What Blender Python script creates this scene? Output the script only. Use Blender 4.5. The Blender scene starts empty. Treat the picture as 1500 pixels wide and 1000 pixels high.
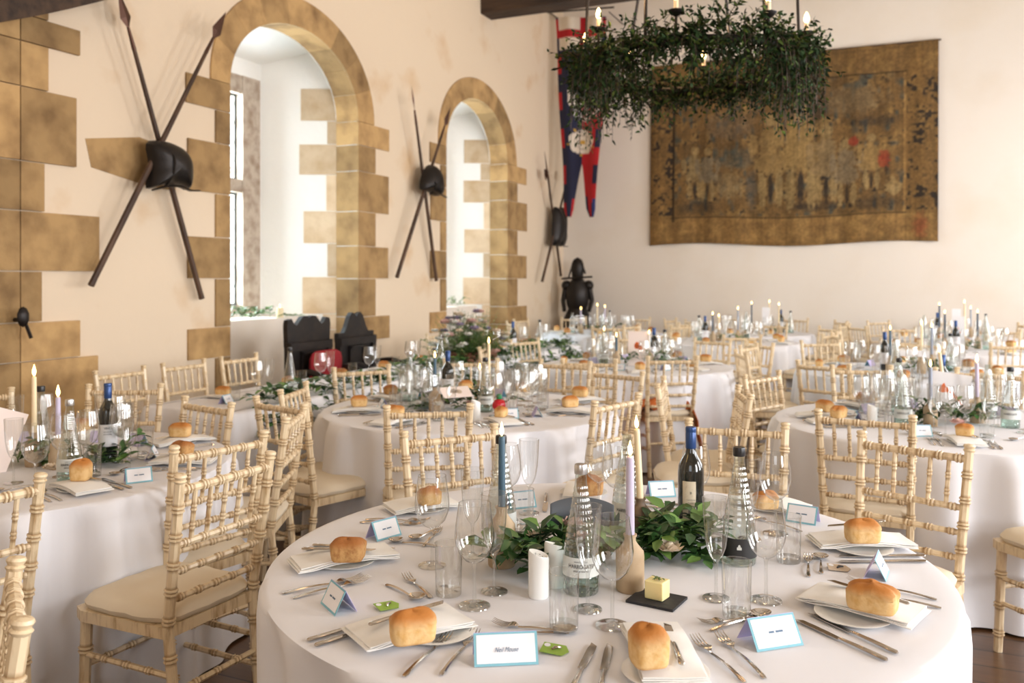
import bpy, math, random
from mathutils import Vector, Matrix, Euler
S = bpy.context.scene
PI = math.pi
# ------------------------------------------------------------------ camera, light, exposure
CH, F, HOR = 1.5, 1280.0, 408.0            # camera height (m), focal length (px), row of the horizon
YAW = math.radians(24.4); CY, SY = math.cos(YAW), math.sin(YAW)
WX, EY, RX, BY, CZ = -5.35, 13.9, 4.6, -3.4, 6.4   # left wall, end wall, right wall, rear wall, ceiling
TZ = 0.75
cam = bpy.data.cameras.new('camera'); camo = bpy.data.objects.new('camera', cam); S.collection.objects.link(camo)
camo.location = (0, 0, CH); camo.rotation_euler = (PI/2, 0, YAW)
cam.sensor_width = 36; cam.lens = F/1500*36; cam.shift_y = -(500-HOR)/1500
cam.dof.use_dof = True; cam.dof.focus_distance = 2.25; cam.dof.aperture_fstop = 4.0
cam.clip_start = 0.05
S.camera = camo
S.view_settings.view_transform = 'Standard'; S.view_settings.look = 'None'; S.view_settings.gamma = 1
S.view_settings.use_curve_mapping = False
S.view_settings.exposure = 0.0
S.cycles.max_bounces = 10; S.cycles.diffuse_bounces = 4; S.cycles.glossy_bounces = 4
S.cycles.transparent_max_bounces = 40; S.cycles.transmission_bounces = 6
S.cycles.caustics_reflective = False; S.cycles.caustics_refractive = False
S.cycles.sample_clamp_indirect = 6
wd = bpy.data.worlds.new('overcast_sky'); S.world = wd; wd.use_nodes = True
wd.node_tree.nodes['Background'].inputs[0].default_value = (0.86, 0.93, 1, 1)
wd.node_tree.nodes['Background'].inputs[1].default_value = 2.2

def area(name, loc, rot, sx, sy, power, col):
    l = bpy.data.lights.new(name, 'AREA'); l.shape = 'RECTANGLE'; l.size = sx; l.size_y = sy
    l.energy = power; l.color = col
    o = bpy.data.objects.new(name, l); S.collection.objects.link(o); o.location = loc; o.rotation_euler = rot
    return o
DAY = (0.965, 0.97, 1.0); COOL = (0.78, 0.91, 1.0); WARM = (1.0, 0.62, 0.32)
WINS_R = [0.3, 3.9, 7.5, 11.3]                               # daylight windows of the wall opposite
for i, y in enumerate(WINS_R):
    area('daylight_window', (RX+0.12, y, 2.35), (0, PI/2, 0), 2.5, 1.7, [265, 245, 165, 245][i], DAY)
area('daylight_rear_window', (0.4, BY-0.12, 2.6), (-PI/2, 0, PI), 2.4, 2.4, 22, DAY)
for y in (6.8, 10.68):                                       # daylight outside the two arched windows
    area('daylight_arched_window', (-6.75, y, 2.4), (0, -PI/2, 0), 2.9, 2.0, 620, COOL)
def lamp(loc, power, r=0.12, col=WARM):
    l = bpy.data.lights.new('chandelier_or_fill_lamp', 'POINT'); l.energy = power; l.color = col; l.shadow_soft_size = r
    o = bpy.data.objects.new('chandelier_or_fill_lamp', l); S.collection.objects.link(o); o.location = loc

# ------------------------------------------------------------------ picture -> place
def W(px, z, h=0.0):
    x = (px-750)/F*z
    return Vector((x*CY - z*SY, x*SY + z*CY, h))
def G(px, py, h=TZ):
    return W(px, (CH-h)*F/(py-HOR), h)
def LW(px, py):
    t = (px-750)/F; z = WX/(t*CY - SY)
    return z*(CY + t*SY), CH + (HOR-py)/F*z
def EW(px, py, Y=EY):
    t = (px-750)/F; z = Y/(CY + t*SY)
    return z*(t*CY - SY), CH + (HOR-py)/F*z
def px_of(p):
    x = p[0]*CY + p[1]*SY; z = -p[0]*SY + p[1]*CY
    return (750 + F*x/max(z, .01), HOR + F*(CH-p[2])/max(z, .01), z)

# ------------------------------------------------------------------ materials
MATS = {}
def mat(name, col, rough=0.6, metal=0.0, spec=0.5, noise=None, bump=None, sheen=0, emit=None, coat=0, sss=0):
    """noise=(scale,col2,lo,hi[,stretch xyz])  bump=(scale,strength,dist)"""
    m = bpy.data.materials.new(name); m.use_nodes = True; n = m.node_tree.nodes; L = m.node_tree.links
    b = n['Principled BSDF']
    b.inputs['Base Color'].default_value = (*col, 1); b.inputs['Roughness'].default_value = rough
    b.inputs['Metallic'].default_value = metal; b.inputs['Specular IOR Level'].default_value = spec
    if coat: b.inputs['Coat Weight'].default_value = coat; b.inputs['Coat Roughness'].default_value = .15
    if sss:
        b.inputs['Subsurface Weight'].default_value = sss; b.inputs['Subsurface Radius'].default_value = (.02, .012, .006)
        b.inputs['Subsurface Scale'].default_value = 1
    if emit:
        b.inputs['Emission Color'].default_value = (*emit[0], 1); b.inputs['Emission Strength'].default_value = emit[1]
        m.cycles.emission_sampling = 'NONE'
    tc = n.new('ShaderNodeTexCoord')
    if noise:
        mp = n.new('ShaderNodeMapping'); mp.inputs['Scale'].default_value = noise[4] if len(noise) > 4 else (1, 1, 1)
        nz = n.new('ShaderNodeTexNoise'); nz.inputs['Scale'].default_value = noise[0]; nz.inputs['Detail'].default_value = 5
        r = n.new('ShaderNodeValToRGB'); r.color_ramp.elements[0].position = noise[2]; r.color_ramp.elements[1].position = noise[3]
        r.color_ramp.elements[0].color = (*col, 1); r.color_ramp.elements[1].color = (*noise[1], 1)
        L.new(tc.outputs['Object'], mp.inputs[0]); L.new(mp.outputs[0], nz.inputs['Vector'])
        L.new(nz.outputs['Fac'], r.inputs[0]); L.new(r.outputs[0], b.inputs['Base Color'])
    if bump:
        nb = n.new('ShaderNodeTexNoise'); nb.inputs['Scale'].default_value = bump[0]; nb.inputs['Detail'].default_value = 4
        bp = n.new('ShaderNodeBump'); bp.inputs['Strength'].default_value = bump[1]; bp.inputs['Distance'].default_value = bump[2]
        L.new(tc.outputs['Object'], nb.inputs['Vector']); L.new(nb.outputs['Fac'], bp.inputs['Height']); L.new(bp.outputs[0], b.inputs['Normal'])
    MATS[name] = m
    return m
def island_var(m, amt=0.35, sat=1.0):
    """each separate stone / leaf of the mesh gets a slightly different tone"""
    n = m.node_tree.nodes; L = m.node_tree.links; b = n['Principled BSDF']
    g = n.new('ShaderNodeNewGeometry'); h = n.new('ShaderNodeHueSaturation'); mr = n.new('ShaderNodeMapRange')
    mr.inputs['To Min'].default_value = 1-amt; mr.inputs['To Max'].default_value = 1+amt
    L.new(g.outputs['Random Per Island'], mr.inputs[0]); L.new(mr.outputs[0], h.inputs['Value'])
    src = b.inputs['Base Color']
    if src.links: L.new(src.links[0].from_socket, h.inputs['Color'])
    else: h.inputs['Color'].default_value = src.default_value
    L.new(h.outputs[0], b.inputs['Base Color'])
def attr_mix(m, attr, col2):
    n = m.node_tree.nodes; L = m.node_tree.links; b = n['Principled BSDF']
    a = n.new('ShaderNodeAttribute'); a.attribute_name = attr
    x = n.new('ShaderNodeMix'); x.data_type = 'RGBA'
    src = b.inputs['Base Color']
    if src.links: L.new(src.links[0].from_socket, x.inputs[6])
    else: x.inputs[6].default_value = src.default_value
    x.inputs[7].default_value = (*col2, 1); L.new(a.outputs['Fac'], x.inputs[0]); L.new(x.outputs[2], b.inputs['Base Color'])
def attr_col(m, attr='paint'):
    n = m.node_tree.nodes; a = n.new('ShaderNodeAttribute'); a.attribute_name = attr
    m.node_tree.links.new(a.outputs['Color'], n['Principled BSDF'].inputs['Base Color'])
def glass(name, tint=(.985, .99, .985), edge=(.22, .21, .20), gl=1.5, bump=None, kind='noise', body=0.0, bodycol=(1, 1, 1)):
    m = bpy.data.materials.new(name); m.use_nodes = True; n = m.node_tree.nodes; L = m.node_tree.links
    n.remove(n['Principled BSDF']); out = n['Material Output']
    lw = n.new('ShaderNodeLayerWeight'); lw.inputs['Blend'].default_value = .3
    r = n.new('ShaderNodeValToRGB'); r.color_ramp.elements[0].position = .70; r.color_ramp.elements[0].color = (*tint, 1)
    r.color_ramp.elements[1].position = 1.0; r.color_ramp.elements[1].color = (*edge, 1)
    tr = n.new('ShaderNodeBsdfTransparent'); g = n.new('ShaderNodeBsdfGlossy'); g.inputs['Roughness'].default_value = .03
    fr = n.new('ShaderNodeMath'); fr.operation = 'POWER'; fr.inputs[1].default_value = 2.6     # Schlick-like rise towards grazing, same on both sides
    L.new(lw.outputs['Facing'], fr.inputs[0]); lw.inputs['Blend'].default_value = .5
    mu = n.new('ShaderNodeMath'); mu.operation = 'MULTIPLY_ADD'; mu.inputs[1].default_value = .6*gl; mu.inputs[2].default_value = .085*gl; mu.use_clamp = True
    mx = n.new('ShaderNodeMixShader')
    L.new(lw.outputs['Facing'], r.inputs[0]); L.new(r.outputs[0], tr.inputs[0]); L.new(fr.outputs[0], mu.inputs[0])
    L.new(mu.outputs[0], mx.inputs[0]); L.new(tr.outputs[0], mx.inputs[1]); L.new(g.outputs[0], mx.inputs[2])
    if bump:
        tc = n.new('ShaderNodeTexCoord')
        if kind == 'noise': t = n.new('ShaderNodeTexNoise'); o = t.outputs['Fac']
        else: t = n.new('ShaderNodeTexVoronoi'); o = t.outputs['Distance']
        t.inputs['Scale'].default_value = bump[0]
        bp = n.new('ShaderNodeBump'); bp.inputs['Strength'].default_value = bump[1]; bp.inputs['Distance'].default_value = bump[2]
        L.new(tc.outputs['Object'], t.inputs['Vector']); L.new(o, bp.inputs['Height'])
        for x in (lw, g): L.new(bp.outputs[0], x.inputs['Normal'])
    last = mx
    if body:
        d = n.new('ShaderNodeBsdfDiffuse'); d.inputs[0].default_value = (*bodycol, 1)
        m2 = n.new('ShaderNodeMixShader'); m2.inputs[0].default_value = body
        L.new(mx.outputs[0], m2.inputs[1]); L.new(d.outputs[0], m2.inputs[2]); last = m2
    L.new(last.outputs[0], out.inputs[0]); MATS[name] = m
    return m
mat('plaster', (.74, .605, .45), .9, noise=(1.6, (.62, .41, .22), .58, .80), bump=(7, .25, .02))
mat('plaster_end', (.82, .745, .66), .9, noise=(1.0, (.76, .66, .54), .5, .85), bump=(5, .2, .02))
mat('plaster_reveal', (.88, .87, .84), .9, bump=(9, .35, .02))
mat('ceiling_plaster', (.78, .70, .58), .9)
mat('stone', (.43, .27, .115), .9, noise=(4.5, (.21, .12, .048), .42, .74), bump=(22, .5, .012)); island_var(MATS['stone'], .28)
mat('stone_reveal', (.66, .52, .36), .9, noise=(5, (.52, .37, .22), .4, .7), bump=(20, .5, .01)); island_var(MATS['stone_reveal'], .16)
mat('mullion_stone', (.50, .42, .34), .9, noise=(9, (.30, .22, .16), .4, .7))
mat('cloth', (.79, .78, .80), .92, bump=(5, .12, .02), spec=.2)
mat('cloth_blue', (.74, .77, .83), .92, spec=.2)
mat('napkin', (.86, .84, .80), .92, bump=(40, .2, .003), spec=.2)
m = mat('limewash', (.77, .615, .40), .42, noise=(16, (.40, .24, .10), .50, .74, (3, 3, .5)), coat=.25); attr_mix(m, 'wear', (.30, .165, .06))
mat('cushion', (.74, .64, .49), .9, bump=(30, .15, .004), spec=.2)
mat('steel', (.56, .51, .46), .14, 1.0)
mat('black_plastic', (.012, .011, .012), .35)
mat('silver_cap', (.62, .62, .62), .3, 1.0)
mat('wine_glass_dark', (.010, .012, .010), .06, coat=.6)
mat('navy_foil', (.02, .06, .19), .3, .3)
mat('label_cream', (.72, .62, .46), .7, noise=(120, (.55, .45, .32), .5, .8))
mat('label_grey', (.66, .68, .64), .6)
mat('label_black', (.02, .02, .02), .5)
mat('ink', (.05, .05, .05), .6); mat('ink_blue', (.10, .17, .26), .6)
m = mat('bread', (.83, .58, .27), .75, noise=(60, (.70, .42, .14), .45, .7), bump=(70, .5, .004)); attr_mix(m, 'crust', (.46, .17, .03))
m = mat('bread_dark', (.60, .35, .13), .75, noise=(70, (.40, .19, .06), .45, .65), bump=(80, .7, .004)); attr_mix(m, 'crust', (.36, .13, .03))
mat('butter', (.93, .78, .38), .5, sss=.3)
mat('slate', (.02, .019, .021), .7, bump=(60, .5, .003))
mat('ceramic', (.85, .84, .80), .18)
mat('stoneware', (.50, .37, .23), .6, noise=(14, (.40, .27, .15), .4, .7))
mat('stoneware_dark', (.20, .13, .075), .5)
for k, c in dict(cream=(.85, .70, .45), blue=(.055, .115, .165), lilac=(.58, .52, .66), grey=(.30, .33, .40), navy=(.03, .06, .10), white=(.86, .83, .76)).items():
    mat('wax_'+k, c, .45, sss=.15)
mat('flame', (1, .7, .3), .5, emit=((1.0, .62, .20), 14)); mat('bulb', (1, .8, .5), .5, emit=((1.0, .62, .22), 22))
mat('wick', (.02, .015, .01), .9)
for k, c in dict(a=(.045, .125, .03), b=(.11, .20, .045), c=(.025, .065, .02)).items():
    mat('leaf_'+k, c, .42, spec=.5, coat=.1); island_var(MATS['leaf_'+k], .45)
mat('leaf_olive', (.20, .22, .085), .6); island_var(MATS['leaf_olive'], .4)
mat('wreath_green', (.013, .031, .007), .7, spec=.2); island_var(MATS['wreath_green'], .6)
mat('wreath_light', (.055, .085, .014), .7, spec=.2); island_var(MATS['wreath_light'], .5)
mat('petal_cream', (.80, .66, .50), .7); mat('petal_pink', (.74, .48, .42), .7); mat('petal_white', (.82, .80, .74), .7); mat('petal_violet', (.34, .28, .40), .7)
mat('paper', (.86, .85, .87), .8); mat('paper_teal', (.22, .48, .56), .7); mat('paper_lilac', (.56, .49, .74), .8)
mat('paper_grey', (.105, .115, .13), .7); mat('paper_pink', (.84, .72, .66), .8)
mat('tag_green', (.30, .46, .07), .6); mat('tag_tan', (.58, .46, .34), .6); mat('paint_orange', (.72, .16, .04), .7); mat('paint_dark', (.06, .05, .05), .8)
mat('iron', (.022, .018, .016), .42, .6); mat('pole_wood', (.045, .022, .012), .6, noise=(8, (.10, .05, .025), .45, .7, (1, 1, .2)))
mat('blade', (.10, .05, .035), .4, .7)
mat('beam_wood', (.065, .036, .02), .8, noise=(5, (.02, .011, .007), .4, .7, (.3, 3, 3)), bump=(14, .8, .02))
mat('black_oak', (.010, .007, .006), .5, noise=(12, (.028, .018, .013), .4, .8), spec=.3)
mat('red_velvet', (.30, .012, .02), .85); mat('orange_scarf', (.58, .15, .03), .85)
mat('crate_wood', (.16, .06, .03), .7, noise=(10, (.26, .12, .06), .4, .7, (.3, 3, 3)))
mat('red_gloss', (.50, .01, .02), .15); mat('green_gloss', (.02, .25, .08), .3)
mat('rope', (.10, .07, .045), .9)
m = mat('tapestry_wool', (.3, .2, .1), .95, bump=(160, .4, .004)); attr_col(m)
m = mat('banner_cloth', (.3, .2, .1), .85); attr_col(m)
mat('lead', (.06, .07, .07), .6)
mat('rug', (.015, .012, .011), .95)
glass('glass'); glass('glass_facet', (.88, .91, .88), (.14, .17, .15), 2.2)
glass('glass_smooth', (.84, .89, .86), (.35, .40, .38), 2.0)
glass('glass_water', (.62, .76, .70), (.25, .35, .30), 1.8, (90, .7, .004), 'voronoi')
glass('pane', (.93, .96, .95), (.8, .85, .85), 1.0)
def floor_mat():
    m = mat('floor_boards', (.10, .05, .025), .3, coat=.2); n = m.node_tree.nodes; L = m.node_tree.links; b = n['Principled BSDF']
    tc = n.new('ShaderNodeTexCoord'); mp = n.new('ShaderNodeMapping'); mp.inputs['Rotation'].default_value = (0, 0, 0)
    br = n.new('ShaderNodeTexBrick'); br.inputs['Scale'].default_value = 1; br.inputs['Brick Width'].default_value = 2.4; br.inputs['Row Height'].default_value = .16
    br.inputs['Mortar Size'].default_value = .004
    br.inputs['Color1'].default_value = (.19, .095, .042, 1); br.inputs['Color2'].default_value = (.13, .062, .028, 1); br.inputs['Mortar'].default_value = (.012, .007, .004, 1)
    nz = n.new('ShaderNodeTexNoise'); nz.inputs['Scale'].default_value = 6; nz.inputs['Detail'].default_value = 6
    mp2 = n.new('ShaderNodeMapping'); mp2.inputs['Scale'].default_value = (.4, 6, 1)
    mx = n.new('ShaderNodeMix'); mx.data_type = 'RGBA'; mx.blend_type = 'MULTIPLY'; mx.inputs[0].default_value = .6
    L.new(tc.outputs['Object'], mp.inputs[0]); L.new(mp.outputs[0], br.inputs['Vector'])
    L.new(tc.outputs['Object'], mp2.inputs[0]); L.new(mp2.outputs[0], nz.inputs['Vector'])
    L.new(br.outputs['Color'], mx.inputs[6]); L.new(nz.outputs['Fac'], mx.inputs[7]); L.new(mx.outputs[2], b.inputs['Base Color'])
floor_mat()

# ------------------------------------------------------------------ mesh builder
def frame(d):
    d = Vector(d).normalized(); a = Vector((0, 0, 1)) if abs(d.z) < .95 else Vector((1, 0, 0))
    u = d.cross(a).normalized(); return u, d.cross(u).normalized()
class MB:
    def __init__(s): s.v = []; s.f = []; s.m = []; s.a = {}
    def add(s, vs, fs, mi=0):
        k = len(s.v); s.v += [tuple(v) for v in vs]; s.f += [tuple(i+k for i in f) for f in fs]; s.m += [mi]*len(fs); return k
    def box(s, c, d, mi=0, rz=0, tilt=None):
        R = Matrix.Rotation(rz, 3, 'Z')
        if tilt is not None: R = R @ tilt
        c = Vector(c); h = [x/2 for x in d]
        vs = [c + R @ Vector((sx*h[0], sy*h[1], sz*h[2])) for sx in (-1, 1) for sy in (-1, 1) for sz in (-1, 1)]
        s.add(vs, [(0, 1, 3, 2), (4, 6, 7, 5), (0, 4, 5, 1), (2, 3, 7, 6), (0, 2, 6, 4), (1, 5, 7, 3)], mi)
    def tube(s, pts, rs, n=8, mi=0, cap=True, attr=None, flat=None):
        """flat=(sx,sy) squashes the ring; attr=(name,values per ring)"""
        pts = [Vector(p) for p in pts]; N = len(pts)
        if not hasattr(rs, '__len__'): rs = [rs]*N
        k = len(s.v); u = None
        for i, p in enumerate(pts):
            d = (pts[min(i+1, N-1)] - pts[max(i-1, 0)])
            if d.length < 1e-9: d = Vector((0, 0, 1))
            d.normalize()
            if u is None: u, w = frame(d)
            else:
                u = (u - d*u.dot(d)); u = u.normalized() if u.length > 1e-6 else frame(d)[0]
                w = d.cross(u).normalized()
            for j in range(n):
                t = 2*PI*j/n; a, b = math.cos(t), math.sin(t)
                if flat: a *= flat[0]; b *= flat[1]
                s.v.append(tuple(p + (u*a + w*b)*rs[i]))
            if attr: s.a.setdefault(attr[0], {}).update({k+i*n+j: attr[1][i] for j in range(n)})
        for i in range(N-1):
            for j in range(n):
                s.f.append((k+i*n+j, k+i*n+(j+1) % n, k+(i+1)*n+(j+1) % n, k+(i+1)*n+j)); s.m.append(mi)
        if cap:
            s.f.append(tuple(k+j for j in reversed(range(n)))); s.m.append(mi)
            s.f.append(tuple(k+(N-1)*n+j for j in range(n))); s.m.append(mi)
    def lathe(s, prof, n=24, mi=0, c=(0, 0, 0), close=False, cap=True, flute=None):
        """prof: (r,z) list; mi int or list per band"""
        k = len(s.v); c = Vector(c)
        for (r, z) in prof:
            for j in range(n):
                t = 2*PI*j/n
                s.v.append((c.x+r*math.cos(t), c.y+r*math.sin(t), c.z+z))
        for i in range(len(prof)-1):
            for j in range(n):
                s.f.append((k+i*n+j, k+i*n+(j+1) % n, k+(i+1)*n+(j+1) % n, k+(i+1)*n+j)); s.m.append(mi[i] if isinstance(mi, list) else mi)
        if cap:
            s.f.append(tuple(k+j for j in reversed(range(n)))); s.m.append(mi[0] if isinstance(mi, list) else mi)
        if close:
            e = k+(len(prof)-1)*n
            s.f.append(tuple(e+j for j in range(n))); s.m.append(mi[-1] if isinstance(mi, list) else mi)
    def prism(s, poly, origin, u, v, depth, mi=0):
        """2-D polygon (a,b) laid on u,v at origin, thickened along u x v by depth"""
        u, v = Vector(u), Vector(v); w = u.cross(v).normalized(); o = Vector(origin); n = len(poly)
        a = [o+u*x+v*y for x, y in poly]; b = [p+w*depth for p in a]
        fs = [tuple(reversed(range(n))), tuple(range(n, 2*n))] + [(i, (i+1) % n, n+(i+1) % n, n+i) for i in range(n)]
        s.add(a+b, fs, mi)
    def leaf(s, p, d, up, l, w, mi=0, curl=.25):
        p = Vector(p); d = Vector(d).normalized(); sd = d.cross(Vector(up))
        sd = sd.normalized() if sd.length > 1e-4 else frame(d)[0]
        nn = sd.cross(d).normalized()
        a = p; b = p+d*l*.38-nn*l*curl*.1; c = p+d*l*.72-nn*l*curl*.4; e = p+d*l-nn*l*curl
        vs = [a, b+sd*w/2+nn*w*.16, b, b-sd*w/2+nn*w*.16, c+sd*w*.36+nn*w*.1, c, c-sd*w*.36+nn*w*.1, e]
        s.add(vs, [(0, 1, 2), (0, 2, 3), (1, 4, 5, 2), (2, 5, 6, 3), (4, 7, 5), (5, 7, 6)], mi)
    def ball(s, c, r, n=8, mi=0, sc=(1, 1, 1), jit=0, rnd=random):
        c = Vector(c); m = max(4, n//2+1); vs = [c+Vector((0, 0, -r*sc[2]))]
        for i in range(1, m):
            ph = -PI/2+PI*i/m
            for j in range(n):
                t = 2*PI*j/n; q = 1+(rnd.random()-.5)*jit
                vs.append(c+Vector((math.cos(t)*math.cos(ph)*r*sc[0]*q, math.sin(t)*math.cos(ph)*r*sc[1]*q, math.sin(ph)*r*sc[2]*q)))
        vs.append(c+Vector((0, 0, r*sc[2]))); e = len(vs)-1
        fs = [(0, 1+(j+1) % n, 1+j) for j in range(n)]
        for i in range(m-2):
            for j in range(n): fs.append((1+i*n+j, 1+i*n+(j+1) % n, 1+(i+1)*n+(j+1) % n, 1+(i+1)*n+j))
        fs += [(1+(m-2)*n+j, 1+(m-2)*n+(j+1) % n, e) for j in range(n)]
        s.add(vs, fs, mi)
    def mesh(s, name, mats, smooth=True):
        me = bpy.data.meshes.new(name); me.from_pydata(s.v, [], s.f)
        for x in ([mats] if isinstance(mats, str) else mats): me.materials.append(MATS[x])
        me.polygons.foreach_set('material_index', s.m)
        me.polygons.foreach_set('use_smooth', [smooth]*len(s.f))
        for a, d in s.a.items():
            at = me.attributes.new(a, 'FLOAT', 'POINT')
            for i, x in d.items(): at.data[i].value = x
        me.update()
        if smooth: me.set_sharp_from_angle(angle=math.radians(42))
        return me
COL = S.collection
def link(name, me, parent=None, loc=None, rot=None):
    o = bpy.data.objects.new(name, me); COL.objects.link(o)
    if parent: o.parent = parent
    if loc is not None: o.location = loc
    if rot is not None: o.rotation_euler = rot
    return o
def tag(o, label, cat, group=None, kind=None):
    o['label'] = label; o['category'] = cat
    if group: o['group'] = group
    if kind: o['kind'] = kind
    nw = len(label.split())
    if nw > 16 or nw < 4: print('LABELLEN', nw, label)
    return o
def struct(name, me, parent=None, label=None, loc=None, rot=None):
    o = link(name, me, parent, loc, rot); o['kind'] = 'structure'
    if label: o['label'] = label
    return o
def make(kit, loc, rz, label, group=None, rot=None):
    """kit = (name, category, [(part, mesh, [(subpart, mesh)..])..]) or (name, category, mesh)"""
    name, cat, parts = kit
    rot = rot or (0, 0, rz)
    if not isinstance(parts, list):
        return tag(link(name, parts, None, loc, rot), label, cat, group)
    e = tag(link(name, None, None, loc, rot), label, cat, group); e.empty_display_size = .05
    for p in parts:
        c = link(p[0], p[1], e)
        for q in (p[2] if len(p) > 2 else []): link(q[0], q[1], c)
    return e
R0 = random.Random(7)
# ------------------------------------------------------------------ setting
import numpy as np
fb = MB(); fb.box(((WX+RX)/2-.6, (BY+EY)/2, -.05), (RX-WX+1.6, EY-BY+.4, .1)); struct('floor', fb.mesh('floor', 'floor_boards', False))
cb = MB(); cb.box(((WX+RX)/2, (BY+EY)/2, CZ+.05), (RX-WX+.4, EY-BY+.4, .1)); struct('ceiling', cb.mesh('ceiling', 'ceiling_plaster', False))
eb = MB(); eb.box(((WX+RX)/2, EY+.1, CZ/2), (RX-WX+.6, .2, CZ)); struct('wall_end', eb.mesh('wall_end', 'plaster_end', False))
rb = MB()
def wall_with_holes(m, axis, at, a0, a1, holes, th):
    """vertical wall of boxes around rectangular holes (lo, hi, z0, z1)"""
    x = a0
    def bx(p, q, z0, z1):
        if q-p < 1e-4: return
        c = ((p+q)/2, (z0+z1)/2)
        if axis == 'x': m.box((at, c[0], c[1]), (th, q-p, z1-z0))
        else: m.box((c[0], at, c[1]), (q-p, th, z1-z0))
    for (lo, hi, z0, z1) in holes:
        bx(x, lo, 0, CZ); bx(lo, hi, 0, z0); bx(lo, hi, z1, CZ); x = hi
    bx(x, a1, 0, CZ)
wall_with_holes(rb, 'x', RX+.05, BY-.2, EY+.2, [(y-.85, y+.85, 1.1, 3.6) for y in WINS_R], .1)
struct('wall_right', rb.mesh('wall_right', 'plaster', False))
rb = MB(); wall_with_holes(rb, 'y', BY-.05, WX-.2, RX+.2, [(-.8, 1.6, 1.4, 3.8)], .1); struct('wall_rear', rb.mesh('wall_rear', 'plaster', False))

WIN = [dict(y0=5.87, y1=7.80, spr=3.18, rise=.74), dict(y0=9.75, y1=11.60, spr=3.18, rise=.76)]
BACKX = -6.35
def arch_pts(w, n=24, off=0.0):
    c = (w['y0']+w['y1'])/2; a = (w['y1']-w['y0'])/2+off
    return [(c-a*math.cos(PI*i/n), w['spr']+(w['rise']+off)*math.sin(PI*i/n)**.94) for i in range(n+1)]
lw = MB(); x = WX
ys = [BY-.2]
for w in WIN:
    lw.add([(x, ys[-1], 0), (x, w['y0'], 0), (x, w['y0'], CZ), (x, ys[-1], CZ)], [(0, 1, 2, 3)])
    ap = arch_pts(w)
    for (a, b) in zip(ap, ap[1:]):
        lw.add([(x, a[0], a[1]), (x, b[0], b[1]), (x, b[0], CZ), (x, a[0], CZ)], [(0, 1, 2, 3)])
    ys.append(w['y1'])
lw.add([(x, ys[-1], 0), (x, EY+.1, 0), (x, EY+.1, CZ), (x, ys[-1], CZ)], [(0, 1, 2, 3)])
struct('wall_left', lw.mesh('wall_left', 'plaster', False))
COURSE = [(2.93, 3.19), (2.22, 2.65), (1.50, 1.85), (.83, 1.09), (.18, .50)]
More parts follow.
